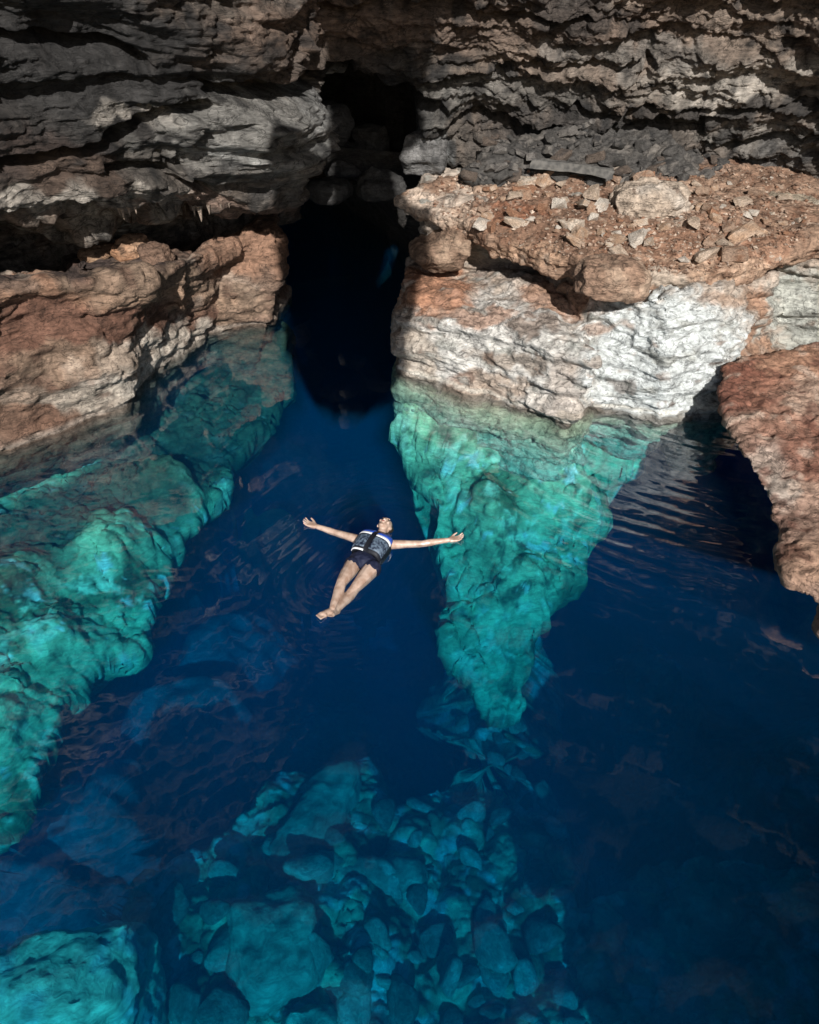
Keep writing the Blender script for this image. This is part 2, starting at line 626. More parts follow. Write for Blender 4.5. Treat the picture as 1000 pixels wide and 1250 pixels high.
def passage():
    """The water passage: a low tunnel running back and bending to the left."""
    bm = bmesh.new()
    path = [(-1.2, 14.5), (-1.5, 15.5), (-2.2, 17.5), (-4.0, 20.5), (-7.0, 22.5)]
    nseg = 28
    pts = []
    for i in range(nseg):
        t = i / (nseg - 1) * (len(path) - 1)
        k = min(int(t), len(path) - 2)
        f = t - k
        pts.append((lerp(path[k][0], path[k + 1][0], f), lerp(path[k][1], path[k + 1][1], f)))
    na = 40
    V = []
    for i, (x, y) in enumerate(pts):
        a, b = pts[max(i - 1, 0)], pts[min(i + 1, nseg - 1)]
        tx, ty = b[0] - a[0], b[1] - a[1]
        L = math.hypot(tx, ty)
        nx, ny = ty / L, -tx / L
        for j in range(na):
            th = 2 * math.pi * j / na
            k = 1 + 0.55 * max(0, 1 - i / 6)
            w = 2.0 * k * math.cos(th)
            z = -1.5 + 3.3 * (1 + 0.3 * (k - 1)) * math.sin(th)
            V.append((x + nx * w, y + ny * w, z))
    P = np.array(V, np.float32)
    ctr = np.repeat(np.array([(x, y, -1.5) for x, y in pts], np.float32), na, 0)
    dirv = P - ctr
    dirv /= np.linalg.norm(dirv, axis=1)[:, None]
    P = P + dirv * (fbm(P * 0.7, 4) * 0.5)[:, None]
    F = []
    for i in range(nseg - 1):
        for j in range(na):
            F.append((i * na + j, i * na + (j + 1) % na, (i + 1) * na + (j + 1) % na, (i + 1) * na + j))
    P = np.concatenate([P, np.array([[pts[-1][0] - .8, pts[-1][1] + .6, -1.5]], np.float32)])
    F += [((nseg - 1) * na + j, (nseg - 1) * na + (j + 1) % na, len(P) - 1, len(P) - 1) for j in range(na)]
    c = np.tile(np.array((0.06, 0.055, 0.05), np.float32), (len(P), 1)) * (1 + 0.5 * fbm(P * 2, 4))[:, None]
    me = np_mesh('passage', P, np.array(F), True, c)
    me.validate()
    me.materials.append(M_WALL)
    o = link('cave_passage', me)
    tag(o, 'low dark water passage running back into the rock', kind='structure')
    # end wall
    bm.free()


passage()


def ell_pts(c, r, n=60, seed=0, rot=0.0, flat=0.0, sup=0.6):
    g = np.random.default_rng(seed)
    p = g.normal(size=(n, 3))
    p /= np.linalg.norm(p, axis=1)[:, None]
    p = np.sign(p) * np.abs(p) ** sup
    p *= (0.85 + 0.15 * g.random(n))[:, None]
    p *= np.array(r)
    if flat:
        p[:, 2] = np.maximum(p[:, 2], -flat * r[2])
    ca, sa = math.cos(rot), math.sin(rot)
    q = p.copy()
    q[:, 0] = ca * p[:, 0] - sa * p[:, 1]
    q[:, 1] = sa * p[:, 0] + ca * p[:, 1]
    return [tuple(v + np.array(c)) for v in q]


def shading_cliffs():
    """Rock shoulder behind and to the right of the viewpoint (outside the view, shaped to shade the near right water), and its opposite."""
    def disp(V, N):
        return fbm(V * 0.55, 4) * 0.4 + fbm(V * 1.6 + 9, 5) * 0.45

    def colf(V, N, d):
        return wall_colour(V, d)
    h = [[(3.6, -0.2, 1.8), (3.6, -0.2, -8), (9, 1.5, -8), (9, 1.5, 2.4), (4.4, -6, 3.0), (4.0, -6, -8), (10, -6, 3), (10, -6, -8)],
         [(3.0, -0.1, -1.5), (2.8, -0.1, -8), (3.2, 0.0, -0.7), (3.6, 0.2, -0.2), (4.0, 0.2, -8), (3.0, -3, -.9), (2.8, -3, -8), (4, -3, 0.2), (4, -3, -8)],
         ell_pts((3.0, -.6, -3.6), (.9, .7, .45), 30, 501), ell_pts((2.3, -.5, -2.5), (.9, .6, .35), 30, 502), ell_pts((2.9, -.4, -1.6), (.6, .6, .35), 30, 503), ell_pts((2.6, -.4, -.8), (.75, .6, .3), 30, 504), ell_pts((3.3, -.4, .2), (.7, .6, .8), 30, 505)]  # lobes shaped to break up the shadow edge on the bed
    o = link('cliff', hull_rock(h, 0.16, 2, disp, colf), M_WALL)
    tag(o, 'unseen rock cliff below the viewpoint, shaped to shade the pool', kind='structure')


shading_cliffs()


# ================================================================== rock banks
def std_disp(amp=1.0, strata=1.0, fine=1.0, seed=0.0, sz=3.0):
    def f(V, N):
        P = V + seed
        w = fbm(P * 0.6, 3)
        Q = P.copy()
        Q[:, 2] += 0.18 * w
        msk = sstep(-0.3, 0.25, fbm(P * 0.9 + 51, 3))
        d = fbm(P * 0.8 + 4, 4) * 0.26 * amp
        d += np.tanh(3.0 * fbm(Q * np.array([0.7, 0.7, sz]) + 12, 4)) * 0.085 * strata
        d += np.tanh(3.0 * fbm(Q * np.array([2.0, 2.0, sz * 2.6]) + 33, 4)) * 0.03 * strata * msk
        d += np.tanh(3.0 * fbm(Q * np.array([3.5, 3.5, sz * 6]) + 83, 3)) * 0.012 * strata
        f1, f2, cid = worley(Q * np.array([1.3, 1.3, 2.0]) + 0.9 * fbm(P * 1.4 + 7, 4)[:, None])
        d += ((cid - 0.5) * 0.12 * sstep(0, 0.12, f2 - f1) - 0.03 * sstep(0.06, 0.0, f2 - f1)) * amp * msk
        d += fbm(P * 2.4 + 9, 6, gain=0.6, ridge=True) * 0.06 * fine
        d += fbm(P * 9 + 2, 4, gain=0.6) * 0.03 * fine
        return d
    return f


def loft(sections):
    return [sections[i] + sections[i + 1] for i in range(len(sections) - 1)]


def back(p, dy, dz=0.0, dx=0.0):
    return (p[0] + dx, p[1] + dy, p[2] + dz)


LEFT_ZONES = [
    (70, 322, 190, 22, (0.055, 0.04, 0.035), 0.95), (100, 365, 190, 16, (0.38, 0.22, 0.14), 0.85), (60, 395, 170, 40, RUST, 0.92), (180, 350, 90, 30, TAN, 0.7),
    (300, 300, 70, 40, (0.30, 0.17, 0.11), 0.8), (230, 400, 60, 26, RUST, 0.6), (190, 455, 100, 45, (0.64, 0.57, 0.48), 0.97), (240, 410, 50, 20, (0.6, 0.52, 0.43), 0.9), (90, 440, 110, 26, TAN, 0.7),
    (40, 485, 120, 16, PALE, 0.7), (120, 490, 60, 20, PALE, 0.6), (40, 520, 110, 24, (0.16, 0.09, 0.06), 0.7), (290, 370, 45, 26, (0.28, 0.2, 0.14), 0.6),
    (0, 480, 60, 24, (0.2, 0.13, 0.09), 0.6),
]


def left_colour(V, N, d):
    n = fbm(V * np.array([0.8, 0.8, 2.0]) + 14, 5)
    c = np.tile(np.array((0.22, 0.145, 0.105), np.float32), (len(V), 1))
    c = mixc(c, RUST, sstep(0.0, 0.4, n) * 0.6)
    c = mixc(c, PALE, sstep(0.1, 0.5, -n) * 0.6)
    c = zones(V, c, LEFT_ZONES)
    k = fbm(V * np.array([2.4, 2.4, 6.0]) + 70, 5)
    c = mixc(c, (0.09, 0.05, 0.035), sstep(0.16, 0.4, k) * 0.7)
    c = mixc(c, (0.07, 0.066, 0.05), sstep(0.02, -0.12, V[:, 2] + 0.05 * fbm(V * 2.2, 4)) * 0.9)  # submerged face darkened to paint in the bank's dark reflection
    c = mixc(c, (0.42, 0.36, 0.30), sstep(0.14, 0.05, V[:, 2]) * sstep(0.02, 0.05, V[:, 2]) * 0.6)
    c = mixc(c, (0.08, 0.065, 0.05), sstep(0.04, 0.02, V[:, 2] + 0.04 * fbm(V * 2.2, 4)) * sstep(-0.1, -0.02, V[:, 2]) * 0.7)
    return c * 0.86


def build_left_bank():
    W = [Uz(-230, 640), Uz(0, 553), Uz(80, 524), Uz(150, 500), Uz(195, 455), Uz(255, 406), Uz(312, 397)]
    T = [Uy(-200, 380, W[0][1] + .3), Uy(0, 385, W[1][1] + .35), Uy(90, 380, W[2][1] + .3), Uy(165, 375, W[3][1] + .35), Uy(215, 350, W[4][1] + .3), Uy(275, 318, W[5][1] + .2), Uy(326, 302, W[6][1] + .1)]
    secs = []
    for w, t in zip(W, T):
        bulge = (lerp(w[0], t[0], .5), lerp(w[1], t[1], .5) - .12, lerp(w[2], t[2], .5))
        secs.append([w, t, bulge, back(t, 3.5, -1.2, -1.2), back(w, 3.5, -1.5, -1.2), (w[0] - .05, w[1] + .1, -.12), (w[0] - .5, w[1] + .7, -1.2)])
    hulls = loft(secs)
    # upper lip
    L0 = [Uy(-200, 352, W[0][1] + .2), Uy(0, 350, W[1][1] + .25), Uy(100, 345, W[2][1] + .2), Uy(180, 338, W[3][1] + .3), Uy(235, 318, W[4][1] + .3), Uy(290, 295, W[5][1] + .2), Uy(334, 280, W[6][1] + .1)]
    secs = []
    for l, t in zip(L0, T):
        lo = (t[0], t[1] - .02, t[2] - .05)
        secs.append([l, lo, back(l, 3.5, -1.25, -1.2), back(lo, 3.5, -1.3, -1.2), back(l, .2, .0, -.1)])
    hulls += loft(secs)
    hulls.append([Uy(90, 318, 10.7), Uy(225, 318, 10.9), Uy(70, 312, 12.6), Uy(235, 305, 12.6), Uy(90, 380, 10.7), Uy(225, 380, 10.9), Uy(70, 380, 12.6), Uy(235, 380, 12.6)])
    # prow at the passage
    a = W[-1]
    hulls.append([a, Uy(348, 318, a[1] - .1), Uy(336, 288, a[1] + .1), Uy(300, 285, a[1]), (a[0], a[1] + 3, 1.3), (a[0] - 1, a[1] + 3, 0), (a[0] - .2, a[1], -1), (a[0], a[1] + 3, -1), (a[0] - 1.5, a[1], 0)])
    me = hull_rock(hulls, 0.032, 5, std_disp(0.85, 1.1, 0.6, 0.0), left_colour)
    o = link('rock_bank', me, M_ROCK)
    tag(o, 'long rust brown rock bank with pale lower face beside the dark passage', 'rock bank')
    return o


build_left_bank()

RIGHT_ZONES = [
    (805, 440, 112, 105, WHITE, 1.0), (660, 470, 60, 40, (0.52, 0.5, 0.46), 0.6), (600, 425, 125, 75, (0.55, 0.53, 0.49), 0.95), (530, 355, 55, 28, (0.33, 0.15, 0.08), 0.85), (570, 385, 60, 16, (0.32, 0.16, 0.09), 0.7),
    (510, 440, 30, 40, (0.40, 0.33, 0.26), 0.7), (590, 475, 60, 18, (0.33, 0.23, 0.16), 0.7), (650, 400, 40, 12, (0.17, 0.12, 0.09), 0.8), (620, 440, 60, 12, (0.2, 0.15, 0.11), 0.7),
    (690, 470, 30, 40, (0.42, 0.36, 0.31), 0.7), (555, 470, 20, 14, RUST, 0.5), (690, 365, 60, 18, (0.38, 0.21, 0.13), 0.8),
    (925, 400, 22, 60, (0.34, 0.2, 0.13), 0.9), (975, 380, 40, 60, (0.40, 0.42, 0.38), 0.8), (880, 365, 40, 12, (0.34, 0.22, 0.15), 0.6),
    (740, 400, 26, 8, (0.36, 0.2, 0.12), 0.6), (735, 440, 20, 5, TAN, 0.6), (760, 470, 14, 8, MUD, 0.6), (650, 330, 70, 25, (0.16, 0.12, 0.10), 0.6),  # last ellipse paints the shade under the slab lip
    (700, 505, 25, 18, PALE, 0.8),
]


def right_colour(V, N, d):
    n = fbm(V * np.array([0.9, 0.9, 2.4]) + 24, 5)
    c = np.tile(np.array((0.40, 0.33, 0.27), np.float32), (len(V), 1))
    c = mixc(c, TAN, sstep(0.05, 0.5, n) * 0.6)
    c = zones(V, c, RIGHT_ZONES, 0.2)
    k = fbm(V * np.array([2.0, 2.0, 6.5]) + 71, 5)
    c = mixc(c, (0.30, 0.30, 0.27), sstep(0.14, 0.36, k) * 0.75)
    k = fbm(V * np.array([3.0, 3.0, 7.0]) + 171, 5)
    c = mixc(c, (0.16, 0.10, 0.07), sstep(0.26, 0.42, k) * 0.7)
    wl = V[:, 2] + 0.05 * fbm(V * 2.2 + 3, 4)
    c = mixc(c, (0.30, 0.36, 0.24), sstep(0.0, -0.06, wl) * 0.75)
    c = mixc(c, (0.46, 0.52, 0.38), sstep(-0.25, -0.6, V[:, 2]) * 0.8)
    c = mixc(c, (0.11, 0.095, 0.075), sstep(0.085, 0.05, wl) * sstep(-0.12, -0.03, wl) * 0.75)
    c = mixc(c, (0.62, 0.58, 0.50), sstep(0.08, 0.095, wl) * sstep(0.16, 0.13, wl) * 0.6)
    return c


def build_right_block():
    A = []   # the facet by the passage
    w = [Uz(490, 457), Uz(560, 482), Uz(690, 517), Uz(716, 502)]
    t = [Uy(482, 392, w[0][1] + .0), Uy(560, 395, w[1][1] + .15), Uy(705, 420, w[2][1] + .25), Uy(724, 440, w[3][1] + .2)]
    t2 = [Uy(496, 362, w[0][1] + .35), Uy(575, 364, w[1][1] + .7), Uy(680, 390, w[2][1] + .6), Uy(720, 395, w[3][1] + .5)]
    secs = []
    for a, b, c in zip(w, t, t2):
        secs.append([a, b, c, back(c, 2.2, -.25, .1), back(a, 3.2, -1, .2), (a[0], a[1] + .0, -.3), (a[0], a[1] + .25, -1.4)])
    hulls = loft(secs)
    # prow of the facet, standing proud of the white face
    hulls.append([Uz(600, 494), Uz(694, 520), Uy(729, 441, 8.95), Uy(716, 408, 9.3), Uy(620, 396, 9.9), (2.0, 10.6, -.4), (1.1, 10.6, -.4), (2.2, 10.6, .9), (1.1, 11.0, .9), Uz(660, 505, -.2)])
    # white facet
    w = [Uz(722, 500), Uz(765, 506), Uz(805, 518), Uz(868, 500), Uz(905, 480)]
    t = [Uy(706, 392, w[0][1] + .3), Uy(760, 372, w[1][1] + .25), Uy(815, 358, w[2][1] + .25), Uy(890, 352, w[3][1] + .2), Uy(915, 360, w[4][1] + .3)]
    secs = []
    for a, b in zip(w, t):
        m = (lerp(a[0], b[0], .5), lerp(a[1], b[1], .5) - .12, lerp(a[2], b[2], .5))
        secs.append([a, b, m, back(b, 2.6, .1), back(a, 3.2, -1), (a[0], a[1] + .15, -.15), (a[0], a[1] + 1.0, -1.0)])
    hulls += loft(secs)
    # brown buttress and the pale rock beyond it
    hulls.append([Uz(905, 470), Uz(948, 455), Uy(905, 345, 10.2), Uy(945, 335, 10.4), Uy(905, 345, 12.5), Uy(960, 330, 12.5), (4.2, 10.4, -1.5), (4.8, 10.4, -1.5), (4.2, 12.5, -1.5), (5.2, 12.5, -1.5)])
    hulls.append([Uz(945, 440), Uz(1000, 425), Uz(1100, 470), Uy(950, 322, 11.2), Uy(1010, 312, 11.2), Uy(1110, 300, 10.5), (5, 13.5, 1.8), (8, 13, 1.9), (5, 13.5, -1.5), (8.5, 13, -1.5), (5, 11.2, -1.2), (7.5, 10, -1.2)])
    hulls.append([(.3, 12.6, -1), (.2, 12.6, 2.0), (4.5, 11.6, 2.0), (4.5, 11.6, -1), (.4, 14.6, -1), (.3, 14.6, 2.0), (5, 14.6, 2.0), (5, 14.6, -1)])
    me = hull_rock(hulls, 0.028, 5, std_disp(0.62, 1.25, 1.0, 3.7, 4.5), right_colour)
    o = link('limestone_block', me, M_ROCK)
    tag(o, 'big white and grey limestone block rising from the water under the rubble ledge', 'rock')
    return o


build_right_block()

SLAB_ZONES = [
    (560, 255, 80, 22, (0.44, 0.33, 0.25), 0.9), (525, 245, 50, 14, (0.5, 0.40, 0.32), 0.8), (700, 265, 130, 50, SOIL, 0.9), (850, 300, 120, 26, (0.30, 0.17, 0.11), 0.9),
    (640, 310, 70, 14, (0.42, 0.27, 0.18), 0.8), (900, 325, 90, 14, (0.44, 0.30, 0.21), 0.8), (620, 265, 40, 14, (0.26, 0.11, 0.06), 0.7), (820, 345, 60, 10, PALE, 0.7),
    (680, 205, 200, 16, (0.10, 0.09, 0.085), 0.85), (800, 250, 50, 26, PALE, 0.5),
]


def slab_colour(V, N, d):
    n = fbm(V * 1.6 + 44, 5)
    c = np.tile(np.array((0.30, 0.195, 0.135), np.float32), (len(V), 1))
    c = mixc(c, SOIL, sstep(0.5, 0.9, N[:, 2]) * sstep(-.3, .3, n) * 0.8)
    c = zones(V, c, SLAB_ZONES, 0.2)
    k = fbm(V * 4 + 71, 5)
    c = mixc(c, (0.15, 0.075, 0.045), sstep(0.16, 0.4, k) * 0.7)
    c = mixc(c, (0.5, 0.38, 0.29), sstep(0.2, 0.42, -k) * 0.6)
    return c


def slab_top_z(x, y):
    return 1.86 + 0.16 * (y - 10)


def build_slab():
    lip = [(485, 250), (515, 262), (575, 278), (600, 296), (650, 312), (705, 320), (760, 336), (830, 342), (900, 332), (955, 306), (1010, 296), (1080, 300)]
    depth_y = [12.7, 12.4, 11.8, 11.3, 10.7, 10.25, 9.85, 9.75, 9.9, 10.5, 10.8, 10.8]
    thick = [0.08, .16, .2, .27, .27, .27, .28, .26, .26, .3, .3, .3]
    secs = []
    backs = {0: (512, 236, 12.95), 1: (545, 219, 13.3), 2: (585, 207, 13.8)}
    for i, ((px, py), y, th) in enumerate(zip(lip, depth_y, thick)):
        p = Uy(px, py - 4, y)
        yb = 14.2
        zb = 2.45
        if i in backs:
            q = Uy(*backs[i])
            secs.append([p, back(p, .1, -th), back(p, .1, .03), q, back(q, 0, -.12 - .15 * i)])
            continue
        secs.append([p, back(p, .12, -th), back(p, .25, .07), (p[0] * 1.03 + .1, yb, zb), (p[0] * 1.03 + .1, yb, zb - .7)])
    hulls = loft(secs)
    me = hull_rock(hulls, 0.026, 3, std_disp(0.5, 0.7, 1.5, 8.1, 4.0), slab_colour)
    o = link('ledge_slab', me, M_ROCK)
    tag(o, 'broad overhanging slab of orange rock and soil carrying the rubble above the white block', 'rock ledge')
    return o


slab = build_slab()


def single_rock(name, hulls, label, cat, colf, voxel=0.025, smooth=4, disp=None, group=None, mat=None):
    me = hull_rock(hulls, voxel, smooth, disp or std_disp(0.5, 0.7, 1.0, 1.1), colf)
    me.name = name
    o = link(name, me, mat or M_ROCK)
    tag(o, label, cat, group)
    return o


def mono(base, second, seed=0.0, s=2.5, dark=(0.1, 0.06, 0.04), uw=False):
    def f(V, N, d):
        n = fbm(V * s + seed, 5)
        c = np.tile(np.array(base, np.float32), (len(V), 1))
        c = mixc(c, second, sstep(-0.05, 0.4, n))
        c = mixc(c, dark, sstep(0.18, 0.42, fbm(V * s * 1.7 + seed + 31, 5)) * 0.7)
        return c
    return f


# boulder at the lip of the ledge
p = Uy(748, 350, 9.5)
single_rock('boulder', [ell_pts((p[0], p[1] + .12, p[2] + .08), (0.46, 0.4, 0.25), 50, 3)],
            'rounded tan boulder perched at the lip of the rubble ledge above the white rock face', 'boulder',
            mono((0.28, 0.18, 0.125), (0.40, 0.29, 0.21), 3), 0.018, 4, std_disp(0.3, 0.5, 0.9, 4.4))
# block wedged in the recess beside the passage
p = Uy(546, 298, 12.0)
single_rock('wedged_rock', [[Uy(505, 305, 12.2), Uy(575, 275, 12.0), Uy(578, 300, 11.8), Uy(540, 318, 11.8), Uy(515, 318, 11.9), back(Uy(505, 305, 12.2), 1, -.2), back(Uy(575, 275, 12.0), 1.2), back(Uy(578, 300, 11.8), 1.2), back(Uy(540, 330, 11.8), 1, -.4), Uy(560, 325, 11.9)]],
            'small dark brown rock wedged under the slab tip beside the passage', 'rock', mono((0.2, 0.13, 0.09), (0.34, 0.24, 0.17), 5), 0.02, 3, std_disp(0.4, 0.6, 1.0, 2.4))
# pale boulders at the back of the ledge
p = Uy(792, 256, 11.6)
single_rock('boulder', [ell_pts((p[0], p[1], p[2]), (0.5, 0.4, 0.27), 50, 9)],
            'wide craggy pale boulder among the rubble in the middle of the ledge', 'boulder', mono((0.40, 0.32, 0.25), (0.5, 0.43, 0.36), 8), 0.018, 3, std_disp(0.7, 0.8, 1.5, 14.4))
p = Uy(958, 262, 12.2)
single_rock('boulder', [ell_pts((p[0], p[1], p[2]), (0.55, 0.5, 0.36), 50, 12)],
            'smooth grey tan boulder at the far end of the ledge against the cave wall', 'boulder', mono((0.33, 0.27, 0.20), (0.42, 0.37, 0.3), 9), 0.02, 4, std_disp(0.4, 0.5, 0.8, 5.4))
p = Uy(1000, 285, 11.4)
single_rock('boulder', [ell_pts((p[0], p[1], p[2]), (0.3, 0.35, 0.26), 50, 13)],
            'tan boulder cut by the picture edge at the end of the ledge', 'boulder', mono((0.40, 0.27, 0.18), (0.46, 0.36, 0.28), 19), 0.02, 4, std_disp(0.4, 0.5, 0.8, 6.4))
# rocks lying on the left bank
p = Uy(160, 303, 11.2)
single_rock('boulder', [ell_pts((p[0], p[1], p[2]), (0.24, 0.25, 0.17), 40, 21), ],
            'orange brown boulder lying on the dark top of the rock bank under the overhang', 'boulder', mono((0.30, 0.16, 0.09), (0.40, 0.25, 0.16), 29), 0.015, 3, std_disp(0.3, 0.5, 0.9, 9.4))
p = Uy(122, 308, 11.2)
single_rock('rock_slab', [ell_pts((p[0], p[1], p[2] - .03), (0.28, 0.25, 0.1), 40, 22)],
            'thin flat brown rock next to the orange boulder on the bank', 'rock', mono((0.22, 0.13, 0.08), (0.33, 0.22, 0.14), 39), 0.015, 3, std_disp(0.3, 0.5, 0.9, 19.4))
p = Uy(190, 312, 11.0)
single_rock('boulder', [ell_pts((p[0], p[1], p[2]), (0.22, 0.25, 0.18), 40, 23)],
            'dark lumpy boulder on the bank between orange boulder and dark passage', 'boulder', mono((0.16, 0.10, 0.07), (0.26, 0.17, 0.12), 49), 0.015, 3, std_disp(0.4, 0.5, 1.2, 29.4))

RED_ZONES = [
    (940, 450, 90, 30, (0.37, 0.20, 0.125), 0.8), (905, 480, 40, 40, (0.19, 0.075, 0.05), 0.9), (960, 500, 60, 40, (0.30, 0.15, 0.10), 0.7), (985, 490, 30, 30, (0.45, 0.32, 0.24), 0.7),
    (930, 570, 40, 22, (0.5, 0.4, 0.33), 0.7), (955, 600, 30, 20, (0.52, 0.44, 0.37), 0.8), (985, 560, 40, 40, (0.24, 0.1, 0.065), 0.7), (980, 690, 30, 30, (0.40, 0.25, 0.17), 0.8),
]


def red_colour(V, N, d):
    n = fbm(V * np.array([1.5, 1.5, 2.5]) + 64, 5)
    c = np.tile(np.array((0.36, 0.235, 0.175), np.float32), (len(V), 1))
    c = mixc(c, (0.19, 0.10, 0.075), sstep(0.0, 0.4, n) * 0.6)
    c = zones(V, c, RED_ZONES, 0.15)
    k = fbm(V * 3.5 + 171, 5)
    c = mixc(c, (0.12, 0.05, 0.035), sstep(0.12, 0.36, k) * 0.75)
    c = mixc(c, (0.5, 0.38, 0.30), sstep(0.16, 0.4, -k) * 0.7)
    return c


def build_red_rock():
    h1 = [Uz(885, 448, 0.71), Uz(930, 438, 0.75), Uz(1010, 424, 0.77), Uz(1150, 430, 0.83), Uz(878, 470, 0.64), Uz(890, 520, 0.54), Uz(935, 605, 0.43), Uz(985, 640, 0.41), Uz(1080, 640, 0.52), Uz(1150, 560, 0.68),
          (5.2, 8.9, .1), (4.9, 7.9, .1), (6.0, 7.5, .0)]
    h2 = [Uz(935, 600, 0.42), Uz(985, 640, 0.45), Uz(985, 655, 0.30), Uz(1080, 560, 0.60), Uz(964, 708, 0.32), Uz(985, 680, 0.45), Uz(1003, 738, 0.29), Uz(1100, 740, 0.38), Uz(1100, 620, 0.52), (4.8, 6.6, .0), (5.1, 7.5, .0), (4.2, 6.0, .1)]
    h3 = [Uz(998, 755, 0.34), Uz(996, 775, 0.22), Uz(1004, 795, 0.17), Uz(1100, 790, 0.34), Uz(1090, 730, 0.45), (4.2, 5.6, .0), (4.0, 4.9, .05)]
    h4 = [(5.2, 9.5, .6), (5.6, 9.5, -.1), (8.5, 10, .8), (8.5, 10, -.5), (4.2, 5.6, .35), (4.8, 5.6, -.05), (9.5, 3.5, .8), (9.5, 3.5, -.5)]
    h5 = [(8, 10, .2), (8, 10, -5), (12, 10, .5), (12, 10, -5), (8.2, 3, .2), (8.2, 3, -5), (12, 3, .5), (12, 3, -5)]
    me = hull_rock([h1, h2, h3, h4, h5], 0.026, 3, std_disp(0.42, 0.9, 1.0, 6.3, 4.5), red_colour)
    o = link('red_rock', me, M_ROCK)
    tag(o, 'jagged reddish brown rock jutting over the water at the edge of the photo', 'rock')


build_red_rock()


# ================================================================== lake bed
def poly_sd(x, y, poly):
    """signed distance (negative inside) to a polygon in plan"""
    n = len(poly)
    d = np.full(x.shape, 1e9)
    ins = np.zeros(x.shape, bool)
    for i in range(n):
        x0, y0 = poly[i][:2]
        x1, y1 = poly[(i + 1) % n][:2]
        ex, ey = x1 - x0, y1 - y0
        t = np.clip(((x - x0) * ex + (y - y0) * ey) / (ex * ex + ey * ey + 1e-9), 0, 1)
        d = np.minimum(d, np.hypot(x - x0 - ex * t, y - y0 - ey * t))
        c = ((y0 > y) != (y1 > y)) & (x < (x1 - x0) * (y - y0) / (y1 - y0 + 1e-12) + x0)
        ins ^= c
    return np.where(ins, -d, d)


def idw(x, y, pts):
    num = 0
    den = 0
    for (a, b, z) in pts:
        w = 1.0 / ((x - a) ** 2 + (y - b) ** 2 + 0.05) ** 1.5
        num = num + w * z
        den = den + w
    return num / den


def UZ(l):
    return [Uz(*q) for q in l]


